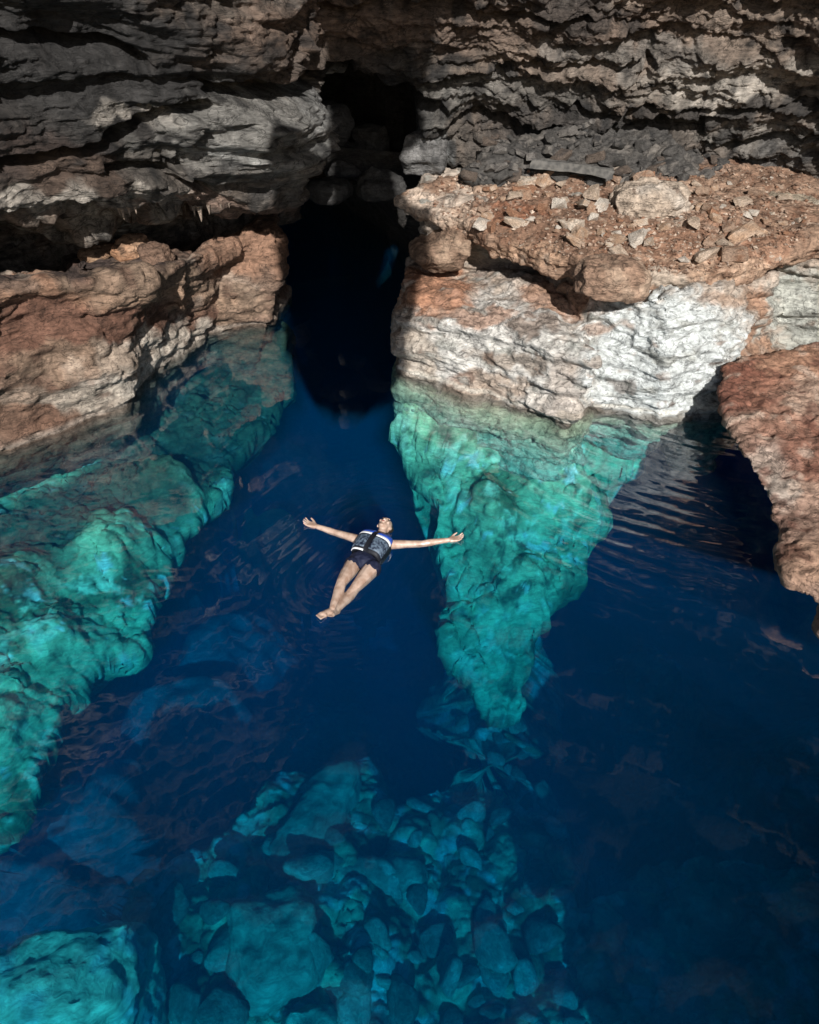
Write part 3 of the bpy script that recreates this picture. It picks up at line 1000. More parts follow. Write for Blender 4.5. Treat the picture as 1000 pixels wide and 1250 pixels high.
def build_bed():
    xs = np.concatenate([np.linspace(-16, -6.6, 40, endpoint=False), np.linspace(-6.6, 6.0, 480), np.linspace(6.1, 16, 40)])
    ys = np.concatenate([np.linspace(-12, 1.5, 50, endpoint=False), np.linspace(1.5, 12.5, 460), np.linspace(12.6, 26, 60)])
    X, Y = np.meshgrid(xs, ys, indexing='ij')
    sh = X.shape
    x, y = X.ravel(), Y.ravel()
    P2 = np.stack([x, y, np.zeros_like(x)], 1).astype(np.float32)
    wx = fbm(P2 * 0.9 + 5, 4) * 0.45 + fbm(P2 * 2.6 + 15, 3) * 0.11
    wy = fbm(P2 * 0.9 + 55, 4) * 0.45 + fbm(P2 * 2.6 + 65, 3) * 0.11
    xw, yw = x + wx, y + wy
    z = -7.9 + fbm(P2 * 0.5 + 9, 4) * 0.8 - 1.2 * sstep(0.5, 3, x)
    for (px, py, zz, rad) in [(215, 850, -4.9, 1.5), (90, 985, -5.2, 1.2), (270, 770, -5.6, 1.3), (800, 800, -6.0, 1.4), (400, 880, -6.2, 1.2), (700, 830, -6.4, 1.0)]:
        cx, cy_, _ = Uz(px, py, zz)
        rr = np.hypot(xw - cx, yw - cy_) / rad
        z = np.maximum(z, lerp(z, zz, np.exp(-rr ** 2)))
    lump = fbm(P2 * 1.2 + 77, 4)
    f1, f2, cid = worley(P2 * np.array([2.0, 1.6, 1]) + 0.6 * lump[:, None])
    lumps = 0.75 * (0.75 - f1 ** 2) + (cid - .5) * 0.35 * sstep(0.0, 0.7, f2 - f1)

    shifts = []
    SX = np.zeros_like(x)
    SY = np.zeros_like(x)

    def feature(edge, ctrl, slope, rough, sc=1.0, under=0.0, warp=1.0):
        nonlocal z
        sdv = poly_sd(x + warp * wx, y + warp * wy, edge)
        h = idw(x, y, ctrl) + rough * lumps + 0.18 * lump
        if under:
            sd0 = poly_sd(x, y, edge)
            g = sd0.reshape(sh)
            gx = np.gradient(g, xs, axis=0).ravel()
            gy = np.gradient(g, ys, axis=1).ravel()
            drop = np.maximum(0, h - 0.25 - np.maximum(z, h - slope * np.maximum(0, sdv * sc)))
            k = under * np.minimum(drop, 2.6) * (sdv > 0) * (h - slope * sdv > z + 0.05)
            L = np.maximum(np.hypot(gx, gy), 0.3)
            z = np.maximum(z, h - slope * np.maximum(0, sdv * sc))
            shifts.append((gx / L * k, gy / L * k, z.copy()))
            return
        z = np.maximum(z, h - slope * np.maximum(0, sdv * sc))

    # shelf along the long bank
    e = [(0, 1015, -2.7), (60, 935, -2.5), (110, 850, -2.4), (165, 790, -2.3), (205, 715, -2.1), (225, 660, -1.9), (255, 610, -1.7), (330, 530, -1.4), (352, 470, -1.1), (345, 410, -.4)]
    c = UZ(e) + UZ([(0, 570, -1.25), (80, 540, -1.2), (150, 520, -1.15), (260, 425, -1.2), (330, 405, -1.3), (0, 700, -1.2), (60, 760, -1.5), (0, 880, -1.8), (130, 640, -1.1), (200, 560, -.8)])
    edge = UZ(e) + [(-2.4, 15), (-14, 14), (-14, 2.5)]
    feature(edge, c, 7.0, 0.20, under=1.2)
    # spur below the white block
    e = [(505, 462, -.1), (480, 532, -1.0), (500, 572, -1.3), (530, 612, -1.6), (543, 670, -2.0), (552, 765, -2.6), (580, 815, -3.0), (594, 880, -3.5), (616, 872, -3.5), (640, 815, -3.0), (675, 752, -2.6), (705, 712, -2.3), (700, 680, -2.1), (748, 642, -1.9), (722, 598, -1.6), (775, 560, -1.3), (755, 522, -.9)]
    c = UZ(e) + UZ([(510, 475, -.3), (560, 500, -.35), (690, 532, -.45), (600, 600, -1.1), (650, 680, -1.6), (600, 740, -2.3), (700, 600, -1.2)])
    edge = UZ(e) + [(3.2, 12), (2, 14), (-.0, 12.5)]
    feature(edge, c, 7.0, 0.26, under=0.9, warp=0.9)
    # boulder floor nearest the viewpoint
    e = [(185, 1080, -4.3), (290, 1030, -4.4), (345, 960, -4.5), (440, 940, -4.6), (480, 1010, -4.7), (560, 960, -4.9), (640, 960, -4.9), (690, 1010, -5), (700, 1120, -4.8), (860, 1060, -4.8), (1000, 1080, -4.8), (1300, 1300, -4.6), (800, 1500, -4.4), (200, 1500, -4), (170, 1200, -4.2)]
    feature(UZ(e), UZ(e) + UZ([(400, 1100, -4.2), (300, 1150, -4.0), (600, 1100, -4.7)]), 2.4, 0.55, warp=0.6)
    # rise at the far right
    e = [(955, 935, -5.0), (1000, 890, -4.8), (1100, 850, -4.4), (1300, 900, -4.4), (1250, 1000, -4.8), (1040, 1010, -5.2), (980, 980, -5.2)]
    feature(UZ(e), UZ(e), 1.6, 0.3)
    for ax, ay, zz in shifts:      # undercut edges, except where another rise covers them
        kk = sstep(0.9, 0.1, z - zz)
        SX -= ax * kk
        SY -= ay * kk
    z = z + 0.05 * fbm(P2 * 4.5, 4, ridge=True) + 0.03 * fbm(P2 * 12, 3)
    # shore out of sight behind
    z = np.maximum(z, np.interp(y, [-12, -8, -4], [1.5, -2.5, -9]))
    P = np.stack([x + SX, y + SY, z], 1).astype(np.float32)
    nn = grid_normals(P.reshape(sh + (3,))).reshape(-1, 3)
    P = P + (nn * ((fbm(P * 0.9 + 19, 4) * 0.24 + fbm(P * 2.6 + 29, 5, ridge=True) * 0.09 + fbm(P * 8, 3) * 0.03) * (0.3 + 0.7 * sstep(-5.2, -3.4, P[:, 2])))[:, None]).astype(np.float32)
    n = fbm(P * 0.9 + 14, 5)
    c = np.tile(np.array((0.60, 0.68, 0.41), np.float32), (len(P), 1))
    c = mixc(c, (0.11, 0.15, 0.075), sstep(-0.12, 0.28, n) * 0.9)
    c = mixc(c, (0.80, 0.84, 0.60), sstep(0.10, 0.30, fbm(P * 2.3 + 60, 5, gain=0.6)) * 0.95)
    c = mixc(c, (0.85, 0.85, 0.75), sstep(0.05, 0.25, fbm(P * 1.9 + 260, 4)) * sstep(-3.2, -3.8, P[:, 2]) * sstep(-6, -5, P[:, 2]) * 0.9)
    c = mixc(c, (0.05, 0.06, 0.04), sstep(0.12, 0.36, fbm(P * 2.7 + 160, 5, gain=0.6)) * 0.8)
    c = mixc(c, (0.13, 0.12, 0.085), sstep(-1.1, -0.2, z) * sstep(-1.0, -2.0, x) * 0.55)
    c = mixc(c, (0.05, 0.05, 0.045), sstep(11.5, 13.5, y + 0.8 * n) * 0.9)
    c = mixc(c, (0.85, 0.85, 0.8), sstep(0.26, 0.36, fbm(P * np.array([2.2, 5.5, 2.5]) + 91, 4)) * sstep(-2.6, -2.0, z) * 0.9)  # ripple glints over the shelf painted as white flecks on the bed
    # dark reflection of the bank painted olive along its foot
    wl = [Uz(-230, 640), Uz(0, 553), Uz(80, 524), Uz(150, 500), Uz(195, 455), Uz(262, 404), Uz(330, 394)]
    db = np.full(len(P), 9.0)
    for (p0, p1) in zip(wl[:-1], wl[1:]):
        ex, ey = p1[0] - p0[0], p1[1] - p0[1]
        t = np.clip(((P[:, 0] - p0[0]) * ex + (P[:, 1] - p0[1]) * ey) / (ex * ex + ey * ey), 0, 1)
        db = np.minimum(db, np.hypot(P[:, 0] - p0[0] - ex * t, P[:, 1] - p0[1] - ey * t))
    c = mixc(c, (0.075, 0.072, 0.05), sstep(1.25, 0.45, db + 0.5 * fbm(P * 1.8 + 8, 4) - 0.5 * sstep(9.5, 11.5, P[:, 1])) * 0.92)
    F = grid_faces(sh[0], sh[1])
    S2 = np.stack([SX, SY], 1)
    tear = np.maximum.reduce([np.linalg.norm(S2[F[:, i]] - S2[F[:, (i + 1) % 4]], axis=1) for i in range(4)])
    F = F[tear < 0.5]              # the undercut stays open to the deep floor
    # the floor in the undercut below the shelf
    gx, gy = np.linspace(-9, .6, 190), np.linspace(3.6, 14.5, 210)
    X2, Y2 = np.meshgrid(gx, gy, indexing='ij')
    Q = np.stack([X2.ravel(), Y2.ravel(), 0 * X2.ravel()], 1).astype(np.float32)
    zq = np.full(len(Q), -8.6)
    ws = fbm(Q * 0.7 + 3, 3)
    for (px, py, zz, rad) in [(215, 850, -5.5, 1.8), (110, 960, -5.7, 1.5), (265, 760, -5.9, 1.5), (285, 640, -6.0, 1.2), (300, 560, -5.8, .9), (30, 1060, -5.8, 1.4)]:
        cx, cy_, _ = Uz(px, py, zz)
        rr = np.hypot(Q[:, 0] - cx + ws, Q[:, 1] - cy_ + .7 * ws) / rad
        zq = np.maximum(zq, lerp(-8.6, zz, np.exp(-rr ** 2.4)))
    Q[:, 2] = zq + 0.25 * ws + 0.08 * fbm(Q * 2.5, 4)
    cq = np.tile(np.array((0.52, 0.58, 0.42), np.float32), (len(Q), 1)) * (1 + 0.5 * fbm(Q * 1.1 + 4, 4))[:, None]
    F = np.concatenate([F, grid_faces(190, 210) + len(P)])
    P = np.concatenate([P, Q.astype(np.float32)])
    c = np.concatenate([c, cq])
    k0 = len(P)
    P = np.concatenate([P, np.array([(-16, -12, -10.6), (16, -12, -10.6), (16, 26, -10.6), (-16, 26, -10.6)], np.float32)])
    c = np.concatenate([c, np.tile(np.array((.3, .32, .22), np.float32), (4, 1))])
    F = np.concatenate([F, np.array([(k0, k0 + 1, k0 + 2, k0 + 3)])])
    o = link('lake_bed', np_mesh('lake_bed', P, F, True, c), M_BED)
    tag(o, 'pale limestone bed of the pool falling away in steps', kind='structure')


build_bed()


# ================================================================== water
def build_water():
    xs = np.concatenate([np.linspace(-15, -6.8, 20, endpoint=False), np.linspace(-6.8, 6.2, 520), np.linspace(6.3, 14, 20)])
    ys = np.concatenate([np.linspace(-11, 1.4, 30, endpoint=False), np.linspace(1.4, 13.5, 560), np.linspace(13.55, 25, 50)])
    X, Y = np.meshgrid(xs, ys, indexing='ij')
    x, y = X.ravel(), Y.ravel()
    P = np.stack([x, y, 0 * x], 1).astype(np.float32)
    px, py = proj(P)
    # slow swell everywhere, ripples fanning out from the white block and along the bank
    sx, sy, _ = Uz(915, 455)
    r = np.hypot(x - sx, (y - sy))
    wob = fbm(P * 0.7, 3)
    fan = np.sin(2 * math.pi * (r / 0.24 + 0.7 * wob)) + 0.6 * np.sin(2 * math.pi * (r / 0.165 + 0.9 * wob) + 1.0)
    m = sstep(1.3, 0.3, np.sqrt(((px - 780) / 210) ** 2 + ((py - 600) / 130) ** 2)) * 1.1 + 0.03
    h = 0.0026 * fan * m
    m2 = sstep(1.3, 0.3, np.sqrt(((px - 50) / 170) ** 2 + ((py - 690) / 190) ** 2))
    h += 0.010 * fbm(P * np.array([1.6, 3.4, 1]) + 5, 3) * (m2 * 0.55 + m * 0.6 + 0.04)
    h += 0.004 * fbm(P * np.array([3.0, 7.0, 1]) + 15, 2) * (m2 * 0.6 + m * 0.4 + 0.04)
    # rings round the swimmer
    qx, qy, _ = Uz(446, 680)
    ca, sa = math.cos(R(62)), math.sin(R(62))
    u_, v_ = (x - qx) * ca + (y - qy) * sa, -(x - qx) * sa + (y - qy) * ca
    rb = np.hypot(np.maximum(np.abs(u_) - .55, 0), np.maximum(np.abs(v_) - .1, 0))
    h += 0.0022 * np.sin(2 * math.pi * (rb / 0.15 + 0.5 * wob)) * np.exp(-rb / 0.5) * sstep(0, .08, rb)
    P[:, 2] = h
    F = grid_faces(len(xs), len(ys))
    nv = len(ys)
    nu = len(xs)
    border = [i * nv for i in range(nu)] + [(nu - 1) * nv + j for j in range(1, nv)] + [i * nv + nv - 1 for i in range(nu - 2, -1, -1)] + [j for j in range(nv - 2, 0, -1)]
    n0 = len(P)
    low = P[border].copy()
    low[:, 2] = -11
    V = np.concatenate([P, low])
    B = len(border)
    me = bpy.data.meshes.new('water')
    faces = [tuple(f) for f in F.tolist()]
    faces += [(border[(k + 1) % B], border[k], n0 + k, n0 + (k + 1) % B) for k in range(B)]
    faces.append(tuple(n0 + k for k in reversed(range(B))))
    me.from_pydata(V.tolist(), [], faces)
    sm = np.ones(len(faces), bool)
    sm[len(F):] = False
    me.polygons.foreach_set('use_smooth', sm)
    me.update()
    bm = bmesh.new()
    bm.from_mesh(me)
    bmesh.ops.recalc_face_normals(bm, faces=bm.faces[:])
    bm.to_mesh(me)
    bm.free()
    o = link('water', me, M_WATER)
    tag(o, 'clear blue green pool water', kind='structure')


build_water()


# ================================================================== rocks in the recess above the passage
RECESS = [(392, 150, 14.6, (.42, .4, .28), 'slanting grey rock in the recess above the passage, highest there'), (418, 196, 15.4, (.32, .4, .26), 'shadowed grey boulder deep in the recess above the dark passage'), (452, 176, 15.8, (.3, .35, .34), 'tall shadowed rock in the back of the recess above the passage'),
          (517, 190, 14.3, (.3, .4, .36), 'smooth pale grey rock at the recess edge behind the slab tip'), (400, 232, 14.0, (.5, .4, .16), 'flat dark rock sill between the recess and the passage'),
          (468, 228, 14.3, (.5, .45, .2), 'dark low boulder on the sill behind the slab tip')]
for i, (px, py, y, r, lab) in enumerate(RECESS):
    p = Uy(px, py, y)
    g = (0.13, 0.125, 0.12) if i == 3 else (0.05, 0.048, 0.046)  # recess rocks coloured near black to carry their shade
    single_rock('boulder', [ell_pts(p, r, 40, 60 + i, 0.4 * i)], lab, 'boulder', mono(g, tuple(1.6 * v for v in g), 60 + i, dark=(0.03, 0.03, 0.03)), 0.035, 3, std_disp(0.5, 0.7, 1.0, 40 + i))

# ================================================================== loose stones
from mathutils.bvhtree import BVHTree


def bvh_of(o):
    return BVHTree.FromObject(o, bpy.context.evaluated_depsgraph_get())


def stone_mesh(name, seed, colour, colour2, sub=2, soft=0):
    g = np.random.default_rng(seed)
    bm = bmesh.new()
    bm_hull(bm, ell_pts((0, 0, 0), (1, 0.8, 0.6), int(12 + 8 * g.random()), seed, 0, 0, 0.55))
    bmesh.ops.recalc_face_normals(bm, faces=bm.faces[:])
    bmesh.ops.triangulate(bm, faces=bm.faces[:])
    bmesh.ops.subdivide_edges(bm, edges=bm.edges[:], cuts=sub, use_grid_fill=True)
    for _ in range(soft):
        bmesh.ops.smooth_vert(bm, verts=bm.verts[:], factor=0.6, use_axis_x=True, use_axis_y=True, use_axis_z=True)
    if soft:
        for f in bm.faces:
            f.smooth = True
    V = np.array([v.co[:] for v in bm.verts], np.float32)
    d = fbm(V * 1.5 + seed, 3) * 0.22 + fbm(V * 5 + seed, 3) * 0.07
    for v, q, dd in zip(bm.verts, V, d):
        v.co = Vector(q * (1 + dd))
    me = bpy.data.meshes.new(name)
    bm.to_mesh(me)
    bm.free()
    n = fbm(V * 1.7 + seed * 3.1, 4)
    c = np.tile(np.array(colour, np.float32), (len(V), 1))
    c = mixc(c, colour2, sstep(-0.1, 0.35, n))
    set_col(me, c)
    me.materials.append(M_ROCK)
    return me


DGS = bvh_of(slab)
BWALL = bvh_of(cave_wall)
rs = random.Random(5)
DOWN = Vector((0, 0, -1))

tan_meshes = [stone_mesh('stone', 100 + i, c1, c2) for i, (c1, c2) in enumerate([((.36, .22, .145), (.48, .33, .23)), ((.46, .35, .26), (.58, .47, .38)), ((.33, .17, .10), (.42, .26, .17)), ((.56, .47, .38), (.46, .32, .22)), ((.36, .25, .18), (.28, .15, .09)), ((.62, .55, .47), (.5, .41, .33)), ((.42, .27, .175), (.54, .41, .31))])]
dark_meshes = [stone_mesh('stone', 200 + i, c1, c2) for i, (c1, c2) in enumerate([((.06, .056, .052), (.13, .12, .11)), ((.10, .092, .084), (.05, .048, .045)), ((.17, .155, .14), (.09, .08, .075)), ((.05, .047, .045), (.2, .18, .16)), ((.13, .10, .08), (.07, .06, .055))])]


def put_stone(me, loc, size, label, group, name='loose_stone', flat=1.0):
    o = bpy.data.objects.new(name, me)
    COL.objects.link(o)
    o.location = loc
    o.rotation_euler = (rs.uniform(-.5, .5), rs.uniform(-.5, .5), rs.uniform(0, 6.28))
    o.scale = (size * rs.uniform(.8, 1.3), size * rs.uniform(.8, 1.2), size * rs.uniform(.55, 1.0) * flat)
    tag(o, label, 'stone', group)
    return o


def drop(bvh, x, y, z0=6.0):
    h = bvh.ray_cast(Vector((x, y, z0)), DOWN)
    return h[0], h[1]


def cam_hit(bvh, px, py):
    h = bvh.ray_cast(Vector((0, 0, CAM_H)), Vector(ray(px, py)).normalized())
    return h[0], h[1]


def size_word(s, a, b):
    return 'small' if s < a else 'medium' if s < b else 'large'


def stone_label(px, py, s, k):
    colr = ('brown', 'tan', 'rust orange', 'pale beige', 'reddish brown', 'cream', 'sandy orange')[k]
    zx = 'near the slab tip' if px < 640 else 'below the wooden beam' if px < 735 else 'around the craggy boulder' if px < 850 else 'toward the grey boulder'
    zy = 'at the back of the ledge' if py < 245 else 'mid ledge' if py < 285 else 'at the front of the ledge'
    return f'{size_word(s, .07, .11)} {colr} stone {zx}, {zy}'


def heap_label(px, py, s, k):
    colr = ('blackish', 'dark grey', 'mid grey', 'black and grey', 'dark brown')[k]
    zx = 'behind the slab tip' if px < 640 else 'around the wooden beam' if px < 750 else 'behind the craggy boulder' if px < 820 else 'past the craggy boulder'
    zy = 'high in the dark heap' if py < 178 else 'midway up the dark heap' if py < 203 else 'at the foot of the dark heap'
    return f'{size_word(s, .09, .14)} {colr} stone {zy}, {zx}'


def sunk_label(px, py, s, k):
    colr = ('dim', 'turquoise', 'pale turquoise', 'bluish', 'dark')[k]
    zx = 'beside the bright boulder' if px < 290 else 'around the squarish boulder' if px < 420 else 'in the middle of the jumble' if px < 640 else 'in the dark part of the jumble'
    zy = 'far' if py < 1080 else 'mid' if py < 1170 else 'near'
    return f'{size_word(s, .14, .24)} {colr} sunken stone {zx}, {zy} side'


# tan rubble, thrown down over the soil of the ledge
n = 0
while n < 215:
    px, py = rs.uniform(585, 985), rs.uniform(212, 330)
    if py > 318 - 0.0 * px or py < 205 + abs(px - 720) * 0.06:
        continue
    if px < 690 and py > 285 and rs.random() < .6:
        continue
    if float(fbm(np.array([[px * .018, py * .05, 3.0]]), 2)[0]) < rs.uniform(-.35, .25):
        continue
    h, nn = cam_hit(DGS, px, py)
    if h is None or nn.z < .5:
        continue
    s = 0.035 + 0.15 * rs.random() ** 3
    kk = int(rs.random() * 7)
    put_stone(tan_meshes[kk], (h.x, h.y, h.z + s * .25), s, stone_label(px, py, s, kk), 'loose tan stones on the ledge')
    n += 1
for px, py, s, k, lab in [(736, 252, .15, 5, 'pale blocky stone standing out of the rubble left of the craggy boulder'), (722, 268, .12, 5, 'pale star shaped stone lying flat in the middle of the orange soil'),
                          (792, 298, .13, 3, 'pale oval stone half sunk in soil near the front of the ledge'), (862, 315, .16, 1, 'long flat tan stone at the front edge of the ledge'),
                          (640, 228, .2, 3, 'large tan stone at the back of the rubble near the wooden beam'), (905, 290, .2, 6, 'wide tan stone near the ledge end below the grey boulder'), (620, 212, .12, 1, 'rounded tan stone beside the wooden beam end')]:
    h, nn = cam_hit(DGS, px, py)
    if h:
        put_stone(tan_meshes[k], (h.x, h.y, h.z + s * .25), s, lab, None)

# gravel between them: nobody could count it
gv, gf, gc = [], [], []
base = np.array([(1, 0, 0), (-1, 0, 0), (0, 1, 0), (0, -1, 0), (0, 0, .8), (0, 0, -.8)], np.float32)
bf = np.array([(0, 2, 4), (2, 1, 4), (1, 3, 4), (3, 0, 4), (2, 0, 5), (1, 2, 5), (3, 1, 5), (0, 3, 5)])
k = 0
while k < 3600:
    px, py = rs.uniform(530, 990), rs.uniform(205, 335)
    h, nn = cam_hit(DGS, px, py)
    k += 1
    if h is None or nn.z < .45:
        continue
    s = 0.012 + 0.028 * rs.random() ** 2
    a = rs.uniform(0, 6.28)
    rot = np.array(Matrix.Rotation(a, 3, 'Z') @ Matrix.Rotation(rs.uniform(-.8, .8), 3, 'X'))
    q = (base * np.array([rs.uniform(.7, 1.4), rs.uniform(.6, 1.2), rs.uniform(.5, 1)]) * (1 + .3 * rng.normal(size=(6, 1)))) @ rot.T * s + np.array(h) + np.array([0, 0, s * .3])
    gf.append(bf + 6 * len(gv))
    gv.append(q)
    t = rs.random()
    cc = np.array(lerp(np.array((.20, .105, .065)), np.array((.52, .41, .32)), t * t))
    gc.append(np.repeat(cc[None], 6, 0))
go = link('gravel', np_mesh('gravel', np.concatenate(gv), np.concatenate(gf), False, np.concatenate(gc)), M_ROCK)
tag(go, 'orange brown gravel and crumbs of rock on the ledge', kind='stuff')


# dark heap behind the ledge
def heap_colour(V, N, d):
    return mono((0.07, 0.065, 0.06), (0.14, 0.125, 0.11), 3.3, dark=(0.03, 0.03, 0.03))(V, N, d)


hp = [Uy(575, 205, 12.9), Uy(640, 208, 12.9), Uy(760, 215, 12.7), Uy(850, 222, 12.7), Uy(600, 180, 13.9), Uy(700, 158, 13.9), Uy(780, 160, 13.9), Uy(850, 190, 13.7)]
heap = single_rock('stone_heap', [hp + [back(q, 1.0, -.8) for q in hp] + [back(q, 0, -.5) for q in hp[:4]]], 'mound of dark grey broken rock between the ledge and the cave wall', 'rock heap', heap_colour, 0.03, 1, std_disp(0.9, 1.0, 2.0, 3.0))
BH = bvh_of(heap)
n = 0
for _ in range(4000):
    if n >= 105:
        break
    px, py = rs.uniform(560, 880), rs.uniform(150, 225)
    h, nn = cam_hit(BH, px, py)
    if h is None:
        h, nn = cam_hit(DGS, px, py)
        if h is None or py > 226:
            continue
    s = 0.05 + 0.15 * rs.random() ** 1.8
    kk = int(rs.random() * 5)
    put_stone(dark_meshes[kk], (h.x, h.y - s * .2, h.z + s * .1), s, heap_label(px, py, s, kk), 'dark stones of the heap')
    n += 1


def beam(name, a, b, w, hgt, colour, colour2, label):
    a, b = Vector(a), Vector(b)
    bm = bmesh.new()
    L = (b - a).length
    N = 24
    rings = []
    for i in range(N + 1):
        t = i / N
        ring = []
        for j, (u, v) in enumerate([(-1, -1), (0, -1.05), (1, -1), (1.03, 0), (1, 1), (0, 1.06), (-1, 1), (-1.02, 0)]):
            k = 1 + 0.10 * math.sin(7.1 * t + j * 1.7) + 0.06 * math.sin(23 * t + j)
            ring.append(bm.verts.new((L * t + (0.02 * math.sin(j * 2.3) if i in (0, N) else 0), u * w / 2 * k, v * hgt / 2 * k + 0.02 * math.sin(3 * t))))
        rings.append(ring)
    for i in range(N):
        for j in range(8):
            bm.faces.new((rings[i][j], rings[i][(j + 1) % 8], rings[i + 1][(j + 1) % 8], rings[i + 1][j]))
    bm.faces.new(rings[0][::-1])
    bm.faces.new(rings[-1])
    bmesh.ops.recalc_face_normals(bm, faces=bm.faces[:])
    me = bpy.data.meshes.new(name)
    bm.to_mesh(me)
    bm.free()
    o = link(name, me, plain(name + '_wood', colour, 0.85, 0.2, colour2, 0.6, 14))
    o.location = a
    o.rotation_euler = (b - a).to_track_quat('X', 'Z').to_euler()
    tag(o, label, 'wooden beam')


beam('wooden_beam', Uy(648, 199, 12.6), Uy(748, 213, 12.35), .11, .12, (.075, .072, .068), (.14, .132, .12), 'weathered grey squared timber lying across the dark stone heap')
beam('wooden_stick', Uy(770, 223, 12.1), Uy(832, 225, 12.1), .035, .04, (.33, .28, .22), (.2, .17, .14), 'thin pale stick lying behind the craggy pale boulder')

# stalactites along the lip of the wall over the bank
ST = bpy.data.meshes.new('stalactite')
bm = bmesh.new()
prof = [(0, 1.0), (-.15, .75), (-.4, .5), (-.65, .34), (-.85, .2), (-1.0, .04)]
rings = [[bm.verts.new((r * .32 * math.cos(2 * math.pi * j / 8) * (1 + .15 * math.sin(j * 2 + z * 5)), r * .32 * math.sin(2 * math.pi * j / 8), z)) for j in range(8)] for z, r in prof]
for i in range(len(rings) - 1):
    for j in range(8):
        bm.faces.new((rings[i][j], rings[i][(j + 1) % 8], rings[i + 1][(j + 1) % 8], rings[i + 1][j]))
bmesh.ops.recalc_face_normals(bm, faces=bm.faces[:])
bm.to_mesh(ST)
bm.free()
set_col(ST, np.tile(np.array((.36, .28, .22), np.float32), (len(ST.vertices), 1)))
ST.materials.append(M_ROCK)
for px, py, L in [(226, 258, .12), (237, 259, .15), (244, 259, .22), (255, 258, .13), (270, 257, .08), (146, 262, .1), (150, 262, .15), (158, 261, .12), (166, 260, .1), (280, 256, .07), (215, 259, .07)]:
    h, nn = cam_hit(BWALL, px, py - 6)
    if h is None:
        continue
    o = bpy.data.objects.new('stalactite', ST)
    COL.objects.link(o)
    o.parent = cave_wall
    o.location = h + Vector((0, -.02, .03))
    o.scale = (L * .8, L * .8, L)

# ================================================================== boulders on the lake floor
def bed_col(k=1.0, seed=0.0):
    a = tuple(k * v for v in (0.46, 0.48, 0.34))
    b = tuple(min(.8, 1.5 * v) for v in a)
    return mono(a, b, seed, 2.0, (0.12, 0.13, 0.09))


def sunk(hulls, label, k, seed, voxel=0.04, name='sunken_boulder', amp=0.6):
    return single_rock(name, hulls, label, 'boulder', bed_col(k, seed), voxel, 3, std_disp(amp, 0.5, 1.0, seed), mat=M_BED)


p = Uz(80, 1215, -2.7)
sunk([ell_pts(p, (.74, .6, .55), 60, 71, .3), ell_pts((p[0] - .1, p[1] + .1, p[2] - .7), (.95, .75, .7), 40, 70, .3)], 'bright turquoise sunken boulder, the biggest and palest under the water', 1.65, 7.1)
p = Uz(335, 1145, -3.6)
sunk([ell_pts((p[0], p[1], -4.0), (.55, .62, .55), 40, 72, .3, 0, .45)], 'squarish turquoise sunken boulder in the middle of the stone jumble', 1.0, 8.1)
a, b = Uz(415, 945, -4.0), Uz(355, 1040, -4.0)
sunk([ell_pts((a[0], a[1], -4.2), (.3, .3, .25), 24, 73) + ell_pts((b[0], b[1], -4.2), (.38, .3, .25), 24, 74)], 'long leaning blue slab under water at the far edge of the stone jumble', .8, 9.1, name='sunken_slab', amp=.35)
a, b = Uz(390, 1050, -3.95), Uz(500, 1062, -4.1)
sunk([ell_pts((a[0], a[1], -4.2), (.25, .22, .2), 24, 75) + ell_pts((b[0], b[1], -4.3), (.25, .2, .2), 24, 76)], 'sunken flat bar of rock lying crosswise below the leaning slab', .9, 10.1, name='sunken_slab', amp=.35)
p = Uz(225, 1120, -3.9)
sunk([ell_pts((p[0], p[1], -4.3), (.42, .5, .4), 30, 77)], 'dim blue sunken boulder between the bright boulder and the squarish one', .8, 11.1)
p = Uz(865, 1110, -4.2)
sunk([ell_pts((p[0], p[1], -4.6), (.6, .5, .5), 30, 78)], 'large sunken boulder in the dark water below the reddish rock', .9, 12.1)
p = Uz(375, 1245, -3.6)
sunk([ell_pts((p[0], p[1], -4.0), (.35, .35, .5), 30, 79)], 'sunken boulder cut by the lower picture edge below the squarish one', 1.1, 13.1)
sm = [stone_mesh('sunken_stone', 300 + i, tuple(k * v for v in (.42, .44, .32)), tuple(k * v for v in (.7, .7, .54)), 4, 5) for i, k in enumerate((.7, 1.0, 1.15, .85, .55))]
for m_ in sm:
    m_.materials.clear()
    m_.materials.append(M_BED)
BB = bvh_of(bpy.data.objects['lake_bed'])
n = 0
while n < 95:
    px, py = rs.uniform(190, 960), rs.uniform(1000, 1260)
    if rs.random() < (px - 450) / 900:
        continue
    h, nn = cam_hit(BB, px, py)
    if h is None:
        continue
    s = .09 + .26 * rs.random() ** 1.7
    o = put_stone(sm[n % 5], (h.x, h.y, h.z + s * .3), s, sunk_label(px, py, s, n % 5), 'stones in the sunken jumble', 'sunken_stone')
    n += 1
n = 0
while n < 45:
    px, py = rs.uniform(450, 690), rs.uniform(880, 1000)
    h, nn = cam_hit(BB, px, py)
    if h is None:
        continue
    s = .07 + .2 * rs.random() ** 2
    put_stone(sm[n % 5], (h.x, h.y, h.z + s * .3), s, f"{size_word(s, .11, .18)} {('dim', 'turquoise', 'pale turquoise', 'bluish', 'dark')[n % 5]} sunken stone on the deep slope {'below' if px < 570 else 'beyond'} the tip of the green spur", 'stones on the deep slope', 'sunken_stone')
    n += 1


